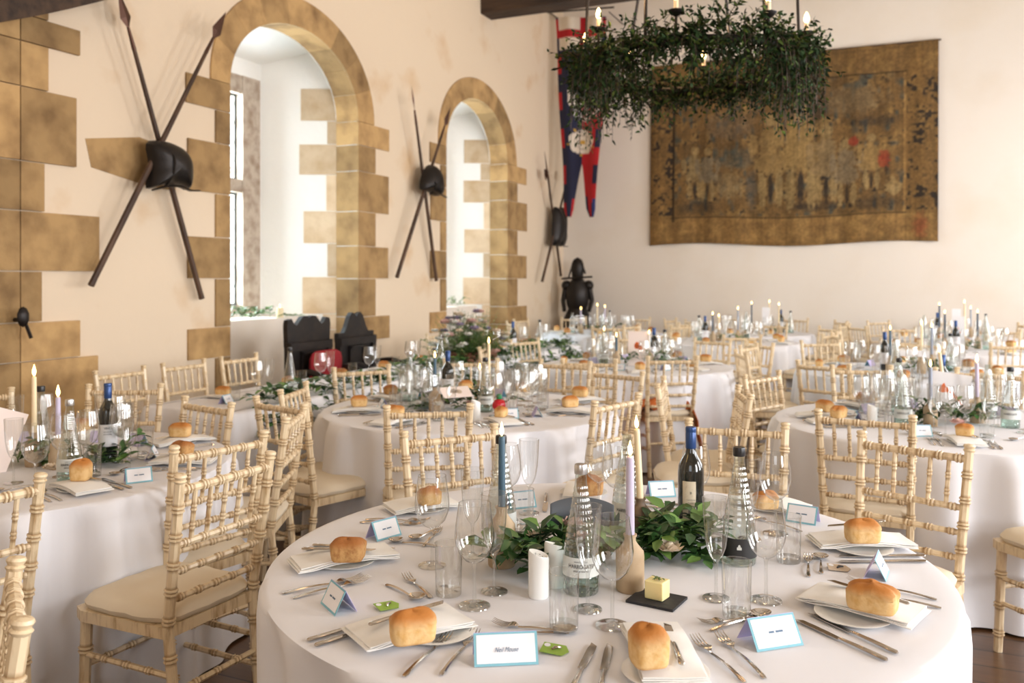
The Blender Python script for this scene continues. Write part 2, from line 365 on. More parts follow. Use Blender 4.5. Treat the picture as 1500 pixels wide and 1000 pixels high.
for wi, w in enumerate(WIN):
    # recess behind the arch: white splayed sides, ceiling, window wall and deep sill
    x0, x1 = WX-.27, BACKX; yl, yr = w['y0'], w['y1']; yl2, yr2 = yl+.28, yr-.34
    em = MB()
    em.add([(x0, yr+.02, 0), (x1, yr2, 0), (x1, yr2, 3.80), (x0, yr+.02, 4.02)], [(0, 1, 2, 3)])
    em.add([(x0, yl-.02, 0), (x1, yl2, 0), (x1, yl2, 3.80), (x0, yl-.02, 4.02)], [(3, 2, 1, 0)])
    em.add([(x0, yl-.02, 4.02), (x0, yr+.02, 4.02), (x1, yr2, 3.80), (x1, yl2, 3.80)], [(0, 1, 2, 3)])
    for yy in (yl-.008, yr+.008): em.add([(WX+.002, yy, 0), (x0-.01, yy, 0), (x0-.01, yy, w['spr']+.03), (WX+.002, yy, w['spr']+.03)], [(0, 1, 2, 3)])
    ap_ = arch_pts(w, 24, .008)
    for (a, b) in zip(ap_, ap_[1:]): em.add([(WX+.002, a[0], a[1]), (WX+.002, b[0], b[1]), (x0-.01, b[0], b[1]), (x0-.01, a[0], a[1])], [(0, 1, 2, 3)])
    g0, g1, z0, z1 = yl2+.02, yr2-.04, 1.14, 3.62
    for q in ((yl2, g0, 0, 3.8), (g1, yr2, 0, 3.8), (g0, g1, 0, z0), (g0, g1, z1, 3.8)):
        em.add([(x1, q[0], q[2]), (x1, q[1], q[2]), (x1, q[1], q[3]), (x1, q[0], q[3])], [(0, 1, 2, 3)])
    struct('wall_recess', em.mesh('wall_recess', 'plaster_reveal', False))
    # back of the arch ring: close the gap between arch soffit and recess ceiling
    rg = MB(); ap = arch_pts(w)
    for (a, b) in zip(ap, ap[1:]):
        rg.add([(x0+.004, a[0], a[1]), (x0+.004, b[0], b[1]), (x0+.004, b[0], 4.1), (x0+.004, a[0], 4.1)], [(3, 2, 1, 0)])
    struct('wall_arch_back', rg.mesh('wall_arch_back', 'plaster_reveal', False))
    sb = MB(); sb.box(((-5.80+BACKX)/2, (yl+yr)/2, .55), (BACKX*-1-5.80, yr-yl, 1.10)); struct('wall_sill', sb.mesh('wall_sill', 'plaster_end', False))
    # stone-framed leaded window
    fr = MB(); mid = (g0+g1)/2; t = .13
    bars = [(g0, g0+t, z0, z1), (g1-.27, g1, z0, z1), (mid-.16, mid-.03, z0, z1), (g0, g1, z0, z0+.08), (g0, g1, z1-.19, z1), (g0, g1, 2.40, 2.53)]
    for q in bars: fr.box((x1-.06, (q[0]+q[1])/2, (q[2]+q[3])/2), (.16 if q[1]-q[0] < q[3]-q[2] else .14, q[1]-q[0], q[3]-q[2]))
    root = link('window_%d' % (wi+1), None); root['kind'] = 'structure'; root['label'] = 'leaded window set deep in the %s arched recess' % ('front', 'rear')[wi]
    link('window_frame', fr.mesh('window_frame', 'mullion_stone', False), root)
    for (p, q) in ((g0+t, mid-.16), (mid-.03, g1-.27)):
        for (a, b) in ((z0+.08, 2.40), (2.53, z1-.19)):
            pn = MB(); pn.add([(x1-.08, p, a), (x1-.08, q, a), (x1-.08, q, b), (x1-.08, p, b)], [(0, 1, 2, 3)])
            po = link('window_pane', pn.mesh('pane', 'pane', False), root)
            ld = MB(); dw, dh = .12, .20
            for sg in (1, -1):
                k = -40
                while k < 60:
                    # line: (y-p)/dw*... sg ; clip to the pane
                    pts = []
                    for i in range(0, 41):
                        yy = p+(q-p)*i/40; zz = a + k*dh + sg*(yy-p)*dh/dw
                        if a <= zz <= b: pts.append((x1-.078, yy, zz))
                    if len(pts) > 1: ld.tube([pts[0], pts[-1]], .003, 4, cap=False)
                    k += 1
            for z in (a+.01, b-.01): ld.tube([(x1-.078, p, z), (x1-.078, q, z)], .012, 4)
            for y in (p+.01, q-.01): ld.tube([(x1-.078, y, a), (x1-.078, y, b)], .012, 4)
            link('lead_lattice', ld.mesh('lead', 'lead'), po)
    # dressed stone round the opening
    tr = MB(); X0, dp = WX+.016, .285
    U, V = (0, 1, 0), (0, 0, 1)                      # u x v = +x
    bl, br = (.17, .33) if wi == 0 else (.14, .36)
    wl, wr = (.50, .62) if wi == 0 else (.40, .72)
    def block(ya, yb, za, zb, x=X0, d=dp): tr.prism([(ya, za), (yb, za), (yb, zb), (ya, zb)], (x-d, 0, 0), U, V, d)
    g = .004
    cuts = sorted({0.0} | {z for c in COURSE for z in c} | {w['spr']})
    cuts = [c for c in cuts if c <= w['spr']+.001]
    zlast = 0
    for i, (a, b) in enumerate(zip(cuts, cuts[1:])):
        if b-a < .03: continue
        wide = any(abs(a-c[0]) < .02 for c in COURSE)
        j = R0.uniform(-.02, .02)
        block(w['y0']-(wl+j if wide else bl), w['y0'], a+g, b-g)
        j = R0.uniform(-.04, .03)
        block(w['y1'], w['y1']+(wr+j if wide else br), a+g, b-g)
    nv = 9; ai = arch_pts(w, nv*4); 
    ao = []
    c = (w['y0']+w['y1'])/2; hw = (w['y1']-w['y0'])/2
    for i in range(nv*4+1):
        t = PI*i/(nv*4); th = (bl+.06)*(1-i/(nv*4))+(br-.02)*i/(nv*4)
        ao.append((c-(hw+th)*math.cos(t), w['spr']+(w['rise']+(bl+br)/2+.03)*math.sin(t)**.94))
    for i in range(nv):
        s_ = range(i*4, i*4+5)
        poly = [ai[k] for k in s_] + [ao[k] for k in reversed(s_)]
        cx = sum(p[0] for p in poly)/len(poly); cz = sum(p[1] for p in poly)/len(poly)
        poly = [(cx+(p[0]-cx)*.994, cz+(p[1]-cz)*.994) for p in poly]
        tr.prism(poly[::-1], (X0-dp, 0, 0), U, V, dp)
    struct('trim_%d' % (wi+1), tr.mesh('trim', 'stone', False), label='dressed sandstone arch and quoins of the %s window' % ('front', 'rear')[wi])
    # quoins inside the recess on its far side
    tq = MB(); zz = [(.25, .55, 0), (.55, .95, 1), (.95, 1.12, 0), (1.12, 1.52, 1), (1.52, 1.88, 0), (1.88, 2.23, 1), (2.23, 2.62, 0), (2.62, 2.95, 1), (2.95, 3.2, 0), (3.2, 3.55, 1)]
    sl = (yr+.02-yr2)/(x0-x1)                         # reveal slope
    for (a, b, wd_) in zz:
        dd = (.34 if wd_ else .11)+R0.uniform(-.03, .03); xa, xb = x0+.0, x0-dd
        ya, yb = yr+.02, yr+.02-sl*(xa-xb)
        tq.add([(xa, ya-.012, a+g), (xb, yb-.012, a+g), (xb, yb-.012, b-g), (xa, ya-.012, b-g), (xa, ya+.01, a+g), (xb, yb+.01, a+g), (xb, yb+.01, b-g), (xa, ya+.01, b-g)],
               [(0, 1, 2, 3), (4, 7, 6, 5), (0, 4, 5, 1), (1, 5, 6, 2), (2, 6, 7, 3), (3, 7, 4, 0)])
    struct('trim_%d' % (wi+3), tq.mesh('trim_reveal', 'stone_reveal', False))
# pier of big stones at the near end of the wall and the long stone behind the helmet
tp = MB()
def pblock(ya, yb, za, zb, d=.03): tp.prism([(ya+.004, za+.004), (yb-.004, za+.004), (yb-.004, zb-.004), (ya+.004, zb-.004)], (WX-.01, 0, 0), (0, 1, 0), (0, 0, 1), d+.01)
pz = [0, .42, .95, 1.21, 1.55, 1.95, 2.28, 2.77, 3.07, 3.25, 3.8, 4.5, 5.3, CZ]
pw = [.05, .45, .30, 0, .46, .02, .27, .05, .30, .05, .10, .3, .0]
for i in range(len(pz)-1):
    pblock(3.90, 4.06+pw[i], pz[i], pz[i+1]); pblock(3.35+.2*(i % 2), 3.90, pz[i], pz[i+1]); pblock(2.6, 3.35+.2*(i % 2), pz[i], pz[i+1])
struct('trim_5', tp.mesh('trim_pier', 'stone', False), label='large dressed sandstone blocks of the pier at the near end of the wall')
tp = MB(); tp.prism([(4.42, 2.50), (4.47, 2.30), (4.95, 2.22), (5.26, 2.20), (5.30, 2.52), (4.9, 2.58)], (WX-.01, 0, 0), (0, 1, 0), (0, 0, 1), .014)
struct('trim_6', tp.mesh('trim_stone', 'stone', False))
# ceiling beams and the brace at the pier
for i, y in enumerate((10.9, 5.6, .6)):
    bm = MB(); bm.box(((WX+RX)/2, y+.02, 5.14+.17+.28*0), (RX-WX, .34, .34)); struct('beam_%d' % (i+1), bm.mesh('beam', 'beam_wood', False), label='dark oak ceiling beam crossing the hall')
br_ = MB(); n = 10
pts = []
for i in range(n+1):
    t = i/n; y, z = LW(-150+300*t, 52-54*t+8*math.sin(PI*t)); pts.append((WX+.16, y, z+.13))
for a, b in zip(pts, pts[1:]):
    A = [Vector(a)+Vector((dx, 0, dz)) for dx in (-.12, .12) for dz in (-.13, .13)]; B = [Vector(b)+Vector((dx, 0, dz)) for dx in (-.12, .12) for dz in (-.13, .13)]
    br_.add(A+B, [(0, 1, 5, 4), (2, 6, 7, 3), (0, 4, 6, 2), (1, 3, 7, 5), (0, 2, 3, 1), (4, 5, 7, 6)])
struct('beam_4', br_.mesh('brace', 'beam_wood', False), label='dark curved oak brace above the stone pier')

# ------------------------------------------------------------------ things on the walls
def inflate(m, poly, o, u, v, depth, steps=5, mi=0, both=False):
    u, v, o = Vector(u), Vector(v), Vector(o); w = u.cross(v).normalized(); n = len(poly)
    cx = sum(p[0] for p in poly)/n; cy = sum(p[1] for p in poly)/n
    for sg in ((1, -1) if both else (1,)):
        vs = []
        for i in range(steps):
            t = PI/2*i/steps; s_ = math.cos(t); h = math.sin(t)*depth*sg
            vs += [o+u*(cx+(p[0]-cx)*s_)+v*(cy+(p[1]-cy)*s_)+w*h for p in poly]
        vs.append(o+u*cx+v*cy+w*depth*sg); fs = []
        for i in range(steps-1):
            for j in range(n):
                q = (i*n+j, i*n+(j+1) % n, (i+1)*n+(j+1) % n, (i+1)*n+j); fs.append(q if sg > 0 else q[::-1])
        for j in range(n):
            q = ((steps-1)*n+j, (steps-1)*n+(j+1) % n, steps*n); fs.append(q if sg > 0 else q[::-1])
        m.add(vs, fs, mi)
def smooth_poly(pts, k=3):
    out = []; n = len(pts)
    for i in range(n):
        p0, p1, p2, p3 = [Vector(pts[(i+j-1) % n]) for j in range(4)]
        for s_ in range(k):
            t = s_/k; out.append(tuple(.5*((2*p1)+(-p0+p2)*t+(2*p0-5*p1+4*p2-p3)*t*t+(-p0+3*p1-3*p2+p3)*t**3)))
    return out
def pole(name, top, bot, head, label, group, off=.07, tilt=.10):
    a = Vector((WX+off+tilt, *LW(*top))); b = Vector((WX+off, *LW(*bot))); d = (a-b).normalized(); L_ = (a-b).length
    e = tag(link(name, None, None, b), label, 'polearm', group)
    hl = {'spear': .42, 'lance': .42, 'halberd': .42, 'hammer': .22}[head]
    sh = MB(); q = L_-hl; pts = [d*0, d*.05, d*(q*.3), d*(q*.6), d*q]
    sh.tube(pts, [.024, .022, .023, .021, .015], 8); link('shaft', sh.mesh('shaft', 'pole_wood'), e)
    hd = MB(); u = Vector((0, -d.z, d.y)).normalized(); X = Vector((1, 0, 0))
    if head in ('spear', 'lance'):
        wd_ = .052 if head == 'spear' else .024; base = d*(q-.02)
        hd.tube([base, base+d*.16], [.017, .011], 8)
        o = base+d*.14; tip = d*L_; m_ = o+d*(.09 if head == 'spear' else .14)
        vs = [o, m_+u*wd_, tip, m_-u*wd_, m_+X*.012, m_-X*.012]
        hd.add(vs, [(0, 1, 4), (1, 2, 4), (2, 3, 4), (3, 0, 4), (1, 0, 5), (2, 1, 5), (3, 2, 5), (0, 3, 5)])
    else:
        base = d*(q-.05); hd.tube([base, base+d*.12, d*L_], [.018, .016, .002], 6)
        o = base+d*.10
        hd.prism([(.0, -.03), (.07, -.09), (.10, 0), (.07, .10), (0, .05)], o-X*.006, u, d, .012) 
        hd.prism([(0, -.02), (-.09, .0), (0, .03)][::-1], o-X*.006, u, d, .012)
    link('spear_head' if head in ('spear', 'lance') else 'axe_head', hd.mesh('head', 'blade', False), e)
    return e
pg = 'crossed polearms on the window wall'
pole('spear', (147, -14), (286, 437), 'spear', 'dark spear leaning left behind the frontmost helmet, its tip reaching the brace', pg, .07)
pole('spear', (300, 22), (114, 418), 'spear', 'dark spear with broad leaf tip pointing up towards the front arched window', pg, .13)
pole('pike', (584, 127), (632, 411), 'lance', 'thin dark pike leaning left between the two arched windows', pg, .07)
pole('pike', (636, 159), (567, 406), 'spear', 'dark pike leaning right between the two arched windows', pg, .13)
pole('halberd', (783, 222), (816, 404), 'halberd', 'dark halberd with axe blade beside the swallow-tailed banner', pg, .07)
pole('war_hammer', (816, 248), (783, 412), 'hammer', 'dark war hammer pole crossing the halberd near the banner', pg, .13)
def wallpoly(px_pts):
    return [LW(*p) for p in px_pts]
def helmet(name, px_pts, brim_pts, depth, label, group=None, off=.15):
    P = wallpoly(px_pts); m = MB(); inflate(m, smooth_poly(P), (WX+off, 0, 0), (0, 1, 0), (0, 0, 1), depth, 6)
    inflate(m, smooth_poly(P), (WX+off, 0, 0), (0, 1, 0), (0, 0, 1), -.05, 3)
    cy = sum(p[0] for p in P)/len(P); cz = sum(p[1] for p in P)/len(P)
    e = tag(link(name, None, None, (0, 0, 0)), label, 'helmet' if name == 'helmet' else 'armour', group)
    link('skull' if name == 'helmet' else 'plate', m.mesh('skull', 'iron'), e)
    bp = [Vector((WX+off+.09+.05*math.sin(PI*i/(len(brim_pts)-1)), *LW(*p))) for i, p in enumerate(brim_pts)]
    b = MB(); b.tube(bp, .012, 6, flat=(2.0, .7)); link('brim' if name == 'helmet' else 'rim', b.mesh('brim', 'iron'), e)
    r = MB(); mid = [Vector((WX+off+depth*math.sin(PI*(i+1)/8)*1.02, *LW((px_pts[0][0]+px_pts[0][0]*0+ (px_pts[2][0]-px_pts[0][0])*.45), px_pts[0][1]+(brim_pts[len(brim_pts)//2][1]-px_pts[0][1])*i/6))) for i in range(7)]
    r.tube(mid, .009, 6); link('comb' if name == 'helmet' else 'ridge', r.mesh('comb', 'iron'), e)
    return e
helmet('helmet', [(192, 212), (212, 208), (234, 215), (248, 228), (254, 246), (252, 278), (238, 275), (214, 272), (192, 277), (196, 245)],
       [(189, 280), (205, 275), (222, 275), (240, 281), (257, 281)], .17, 'large black iron helmet hung over crossed spears by the stone pier', 'iron helmets on the window wall')
helmet('helmet', [(600, 262), (606, 247), (614, 242), (622, 250), (626, 265), (627, 286), (618, 287), (608, 280), (599, 278)],
       [(598, 279), (606, 281), (616, 286), (628, 290)], .16, 'black iron helmet hung over crossed pikes between the two arched windows', 'iron helmets on the window wall')
helmet('breastplate', [(799, 303), (805, 307), (811, 304), (812, 325), (811, 350), (811, 361), (803, 360), (796, 358), (796, 335), (797, 318)],
       [(796, 358), (803, 361), (811, 361)], .15, 'black breastplate hung over crossed halberds beside the banner')
lk = MB(); p = Vector((WX+.05, *LW(14, 468))); lk.tube([p, p+Vector((.07, 0, 0))], .015, 6); lk.ball(p+Vector((.08, 0, .02)), .045, 8, sc=(.6, 1, 1.5)); lk.tube([p+Vector((.08, .02, -.03)), p+Vector((.09, .05, -.12))], .012, 6)
tag(link('iron_hook', lk.mesh('hook', 'iron')), 'small black iron hook fixed low on the stone pier', 'hook')

# numpy value noise for woven pictures
def vnoise(u, v, sx, sy, seed):
    rs = np.random.RandomState(seed); gx, gy = int(sx)+3, int(sy)+3; g_ = rs.rand(gy, gx)
    x, y = u*sx, v*sy; i, j = x.astype(int), y.astype(int); fx, fy = x-i, y-j; fx = fx*fx*(3-2*fx); fy = fy*fy*(3-2*fy)
    return (g_[j, i]*(1-fx)+g_[j, i+1]*fx)*(1-fy)+(g_[j+1, i]*(1-fx)+g_[j+1, i+1]*fx)*fy
def painted(me, cols):
    a = me.attributes.new('paint', 'FLOAT_COLOR', 'POINT')
    c4 = np.ones((len(cols), 4), dtype=np.float32); c4[:, :3] = cols; a.data.foreach_set('color', c4.ravel())
def tapestry():
    NX, NZ = 300, 210
    P = [EW(955, 99), EW(1375, 59), EW(1374, 355), EW(953, 360)]      # tl tr br bl
    u, v = np.meshgrid(np.linspace(0, 1, NX), np.linspace(0, 1, NZ)); u, v = u.ravel(), v.ravel()
    tl, tr_, br2, bl2 = [np.array(p) for p in P]
    xy = (tl*(1-u)[:, None]+tr_*u[:, None])*v[:, None] + (bl2*(1-u)[:, None]+br2*u[:, None])*(1-v)[:, None]
    xy[:, 1] += .03*np.sin(u*9)*(1-v)**2
    wave = EY-.045-.02*np.sin(u*26+1.2*v)*(1-v*.6)-.01*np.sin(u*61)
    vs = np.stack([xy[:, 0], wave, xy[:, 1]], 1)
    n1 = vnoise(u, v, 40, 30, 1); n2 = vnoise(u, v, 110, 80, 2); n3 = vnoise(u, v, 12, 9, 3); n4 = vnoise(u, v, 160, 6, 5); n5 = vnoise(u, v, 70, 26, 8)
    base = np.array([.235, .135, .045]); gold = np.array([.40, .245, .085]); dark = np.array([.045, .032, .022]); blue = np.array([.10, .105, .085]); tan = np.array([.43, .30, .13])
    c = base[None]*(.75+.5*n3)[:, None]; 
    def mixc(c, col, f): f = np.clip(f, 0, 1)[:, None]; return c*(1-f)+col[None]*f
    c = mixc(c, gold, (n1-.45)*1.8); c = mixc(c, blue, (n5-.62)*3.2); c = mixc(c, dark, (n2*.6+n1*.4-.62)*4)
    inner = (u > .09) & (u < .895) & (v > .155) & (v < .86)
    bord = ~inner
    c[bord] = mixc(base[None]*(.95+.4*n3[bord])[:, None], gold, (n1[bord]-.4)*1.2)
    side = (bord & ((u < .09) | (u > .9)) & (v > .16) & (v < .84))
    c[side] = mixc(c[side], dark, ((n2*.5+n1*.5)[side]-.52)*6)
    def band(m_, f): 
        c[m_] = c[m_]*f
    band((np.abs(u-.09) < .005) & (v > .12) & (v < .87), .25); band((np.abs(u-.895) < .004) & (v > .15) & (v < .86), 1.5)
    band((np.abs(v-.86) < .006) & (u > .08) & (u < .9), .45); band((np.abs(v-.145) < .006) & (u > .08) & (u < .9), .55)
    band((u < .02) | (u > .985) | (v > .975) | (v < .02), .85)
    band((v < .14), 1.25)
    def ell(cx, cy, rx, ry, col, soft=.25, k=1.0):
        nonlocal c
        r = np.sqrt(((u-cx)/rx)**2+((v-cy)/ry)**2)+(n2-.5)*.5
        c = mixc(c, np.array(col), np.clip((1-r)/soft, 0, 1)*k*.9*(.7+.5*n1))
    def figure(x, y, h, tunic, legs=True):
        ell(x, y+h*.92, h*.055, h*.09, tan)                       # head
        ell(x, y+h*.68, h*.10, h*.17, tunic); ell(x, y+h*.47, h*.14, h*.15, tunic)
        for s_ in (-1, 1):
            ell(x+s_*h*.13, y+h*.66, h*.035, h*.15, tunic); ell(x+s_*h*.06, y+h*.20, h*.035, h*.20, tan)
        ell(x, y+h*.2, h*.022, h*.18, dark, .4); ell(x+h*.16, y+h*.42, h*.03, h*.16, dark, .4, .8)
    ell(.6, .70, .07, .10, dark, .5, .8); ell(.60, .58, .012, .08, dark); ell(.73, .73, .12, .09, (.30, .22, .12), .5, .7)
    ell(.80, .62, .11, .035, dark, .6, .7); ell(.30, .64, .12, .09, (.20, .15, .10), .5, .6); ell(.33, .46, .09, .07, blue, .5, .7)
    ell(.18, .2, .09, .05, dark, .5, .7); ell(.60, .2, .12, .03, dark, .5, .8); ell(.8, .2, .1, .04, dark, .5, .6)
    figure(.45, .20, .50, (.40, .26, .10)); figure(.555, .17, .62, (.44, .29, .11)); figure(.64, .20, .42, (.36, .25, .12))
    figure(.17, .24, .30, (.34, .24, .11)); figure(.22, .23, .30, (.28, .22, .14)); figure(.71, .18, .36, (.33, .25, .15)); figure(.79, .26, .30, (.42, .27, .10))
    ell(.83, .42, .022, .05, (.42, .07, .03)); ell(.73, .52, .018, .03, (.38, .06, .03)); ell(.945, .08, .03, .08, (.38, .10, .04), .6, .8)
    ell(.86, .28, .03, .05, tan); ell(.30, .32, .07, .10, (.36, .26, .13), .6, .8); ell(.38, .3, .025, .12, (.12, .11, .09), .5, .8)
    c *= (.50+.20*n4)[:, None]*np.array([1.02, .97, .88])[None]
    c *= (.72+.56*vnoise(u, v, 210, 150, 11))[:, None]*(.85+.3*vnoise(u, v, 60, 44, 12))[:, None]
    m = MB(); m.v = [tuple(p) for p in vs]
    for j in range(NZ-1):
        for i in range(NX-1): k = j*NX+i; m.f.append((k, k+1, k+NX+1, k+NX))
    m.m = [0]*len(m.f); me = m.mesh('tapestry', 'tapestry_wool'); painted(me, np.clip(c, 0, 1))
    so = tag(link('tapestry', me), 'large faded brown and gold woven tapestry hanging on the end wall', 'tapestry')
    md = so.modifiers.new('thick', 'SOLIDIFY'); md.thickness = .008
    rd = MB(); a, b = P[0], P[1]; rd.tube([(a[0]-.03, EY-.03, a[1]+.0), (b[0]+.03, EY-.03, b[1]+.0)], .014, 6); r_ = link('hanging_rail', rd.mesh('rail', 'pole_wood'), so)
tapestry()
def banner():
    YB = 13.2; NS, NT = 60, 150
    def at(px, py): return EW(px, py, YB)
    L_ = [(812, 27), (815, 100), (820, 180), (824, 250), (826, 300), (828, 317)]; Rr = [(888, 20), (886, 100), (881, 200), (876, 270), (874, 302), (874, 316)]
    def interp(T_, py):
        for (a, b) in zip(T_, T_[1:]):
            if a[1] <= py <= b[1]: return a[0]+(b[0]-a[0])*(py-a[1])/(b[1]-a[1])
        return T_[0][0] if py < T_[0][1] else T_[-1][0]
    vs, cols, fs = [], [], []
    navy = (.012, .014, .045); red = (.42, .010, .016); white = (.74, .66, .56); blue = (.03, .05, .20)
    for half in (0, 1):
        for j in range(NT):
            t = j/(NT-1); py = 24+t*294
            a, b = interp(L_, py), interp(Rr, py); mid = 850+(a+b-1700)*.35
            if py > 240:
                gp_ = (py-240)/76; gp2 = 10.5*gp_**.8
                e = (mid-gp2*.9) if half == 0 else (mid+gp2*.9)
                if py > 306:
                    sh = (py-306)/12; 
                    if half == 0: a += 4*sh; e -= 2*sh
                    else: b -= 3*sh; e += 4*sh
            else: e = mid
            p, q = (a, e) if half == 0 else (e, b)
            if q-p < .6: p, q = (p+q)/2-.3, (p+q)/2+.3
            for i in range(NS):
                s_ = i/(NS-1); px = p+(q-p)*s_; X, Z = at(px, py); y = YB-.05*math.sin(px*.16)-.03*math.sin(py*.03+px*.05)
                vs.append((X, y, Z))
                full = (px-interp(L_, py))/(interp(Rr, py)-interp(L_, py))
                seg = int(py/27) % 2
                c = navy if half == 0 else red
                if py < 73:
                    c = white
                    if 42 < py < 54 or .48 < full < .62: c = red
                    if full < .05 or full > .94: c = red if seg else navy
                else:
                    if half == 0 and full < .10: c = red if seg else c
                    if half == 1 and full > .86: c = navy if seg else c
                    if py > 292 and half == 0 and s_ > .8: c = red
                    if py > 288 and half == 1 and s_ < .25: c = navy
                    if py > 292 and half == 1 and s_ > .7: c = blue
                    # rose
                    dx, dy = px-851.5, py-207.5; r = math.hypot(dx, dy); th = math.atan2(dy, dx)
                    if r < 17.5+1.2*math.cos(5*th+1): c = (.70, .62, .52) if not (9.5 < r < 10.6) else (.40, .34, .27)
                    if r < 3.4: c = (.55, .32, .05)
                    if 17 < r < 21 and math.cos(5*th+PI+1) > .93: c = (.5, .3, .05)
                    # beast, ring and chain
                    ex, ey = px-846, py-140
                    if (ex/13)**2+((ey+.2*ex)/20)**2 < 1 and ex > -12: c = (.66, .60, .52)
                    ex, ey = px-866, py-160; r2 = math.hypot(ex, ey*1.1)
                    if 7 < r2 < 12 and (ey > -3 or ex < -2): c = (.66, .60, .52)
                    r3 = math.hypot(px-846.5, py-166)
                    if 3.2 < r3 < 6.2: c = (.72, .68, .62)
                    if ((px-857)/6)**2+((py-174)/3.2)**2 < 1: c = (.72, .68, .62)
                cols.append(c)
        off = half*NS*NT
        for j in range(NT-1):
            for i in range(NS-1): k = off+j*NS+i; fs.append((k, k+NS, k+NS+1, k+1))
    m = MB(); m.v = vs; m.f = fs; m.m = [0]*len(fs); me = m.mesh('banner', 'banner_cloth'); painted(me, np.array(cols))
    o = tag(link('banner', me), 'tall swallow-tailed banner in navy and red with white rose', 'banner')
    md = o.modifiers.new('thick', 'SOLIDIFY'); md.thickness = .006
    r = MB(); a = at(797, 21); b = at(900, 13); r.tube([(a[0], YB-.02, a[1]+.02), (b[0], YB-.02, b[1]+.02)], .014, 6)
    for px in (805, 893): p = at(px, 20); r.tube([(p[0], YB-.02, p[1]+.02), (p[0], EY, p[1]+.02)], .01, 5)
    link('hanging_rod', r.mesh('rod', 'iron'), o)
banner()
def armour():
    p = W(846, 14.25); e = tag(link('suit_of_armour', None, None, p, (0, 0, YAW*.6)), 'black suit of armour standing in the corner below the banner', 'armour')
    def part(n, fn): m = MB(); fn(m); link(n, m.mesh(n, 'iron'), e)
    part('helmet', lambda m: (m.lathe([(.075, 1.50), (.095, 1.55), (.105, 1.66), (.10, 1.74), (.07, 1.81), (.02, 1.84), (.002, 1.85)], 14), m.tube([(.09, -.02, 1.7), (.13, -.05, 1.58)], .015, 6), m.tube([(-.09, -.02, 1.7), (-.14, -.04, 1.52)], .015, 6)))
    part('gorget', lambda m: m.lathe([(.15, 1.42), (.11, 1.47), (.08, 1.52)], 14))
    part('breastplate', lambda m: m.lathe([(.15, 1.00), (.18, 1.08), (.195, 1.20), (.19, 1.33), (.14, 1.45), (.06, 1.48)], 14))
    part('skirt', lambda m: m.lathe([(.25, .70), (.22, .86), (.15, 1.02)], 14, cap=False))
    for s_ in (-1, 1):
        part('pauldron', lambda m: m.ball((s_*.18, 0, 1.39), .085, 10))
        part('arm', lambda m: m.tube([(s_*.19, 0, 1.38), (s_*.235, -.02, 1.14), (s_*.20, -.14, .98)], [.045, .038, .032], 8))
        part('leg', lambda m: m.tube([(s_*.09, 0, .88), (s_*.10, -.02, .5), (s_*.10, 0, .08)], [.085, .065, .05], 8))
        part('foot', lambda m: m.tube([(s_*.10, .05, .045), (s_*.11, -.16, .03)], [.045, .03], 8))
    part('crossbar', lambda m: m.tube([(-.25, -.12, 1.50), (.25, -.12, 1.53)], .018, 6))
armour()
# ------------------------------------------------------------------ tables
def tcen(px, z): p = W(px, z); return (p.x, p.y)
TAB = {   # name: (centre xy, radius, phrase)
 'T1': (tcen(879, 2.35), .88, 'the front round table'),
 'T0': (tcen(17, 3.50), .84, 'the round table by the stone pier'),
 'T2': (tcen(686, 5.05), .84, 'the middle table before the flower crate'),
 'T3': (tcen(1380, 4.55), .84, 'the table with the fox card'),
 'T4': (tcen(931, 7.55), .83, 'the table by the orange scarf'),
 'T5': (tcen(1326, 7.0), .83, 'the table just behind the fox card table'),
 'T6': (tcen(1064, 10.4), .83, 'the far table with the dark wine bottle'),
 'T7': (tcen(1102, 12.1), .80, 'the rearmost table below the tapestry'),
 'T8': (tcen(884, 12.1), .83, 'the far table beside the armour'),
 'T9': (tcen(1408, 9.25), .83, 'the back table with two tall cards'),
 'TA': (tcen(1396, 11.05), .80, 'the rearmost table at the right'),
}
LT = (-4.14, -3.42, 3.80, 9.45)       # head table x0,x1,y0,y1
def cloth(name, path, label, seed, m='cloth', amp=.045, group='white tablecloths', flare=.055, inward=0.0):
    """path: closed list of (x,y,nx,ny,s) along the table edge, s = arc length"""
    rn = random.Random(seed); n = len(path); tot = path[-1][4]+math.dist(path[-1][:2], path[0][:2])
    ks = [(rn.choice(range(int(tot*1.6), int(tot*4.2))), rn.uniform(0, 2*PI), rn.uniform(.4, 1)) for _ in range(3)]
    def fold(s):
        a = 2*PI*s/tot; v = sum(w*math.sin(k*a+ph+.8*math.sin(3*a+ph)) for k, ph, w in ks)/math.sqrt(sum(w*w for _, _, w in ks)/2)
        return math.tanh(v*1.1)
    fd = [fold(p[4]) for p in path]
    H = TZ
    rings = [(-.06, H, 0), (-.022, H, 0), (-.007, H-.003, .0), (.002, H-.012, .20)]
    for i in range(1, 17):
        t = i/16; rings.append((.006+flare*t, H-.012-(H-.024)*t, min(1, .40+.75*t**.6)))
    vs = []
    for (o, z, a) in rings:
        for p, f in zip(path, fd):
            q = o + amp*a*(f-inward) + .012*a*(1-inward)
            sag = .012*math.sin(p[4]*7+seed)*a if z < .1 else 0
            vs.append((p[0]+p[2]*q+p[3]*0, p[1]+p[3]*q, max(.006, z+sag*.0)))
    m_ = MB(); fs = [tuple(range(n))]
    for i in range(len(rings)-1):
        for j in range(n): fs.append((i*n+j, (i+1)*n+j, (i+1)*n+(j+1) % n, i*n+(j+1) % n))
    m_.add(vs, fs); me = m_.mesh(name, m)
    return tag(link(name, me), label, 'tablecloth', group)
def circle_path(c, R, n=260):
    return [(c[0]+R*math.cos(2*PI*i/n), c[1]+R*math.sin(2*PI*i/n), math.cos(2*PI*i/n), math.sin(2*PI*i/n), R*2*PI*i/n) for i in range(n)]
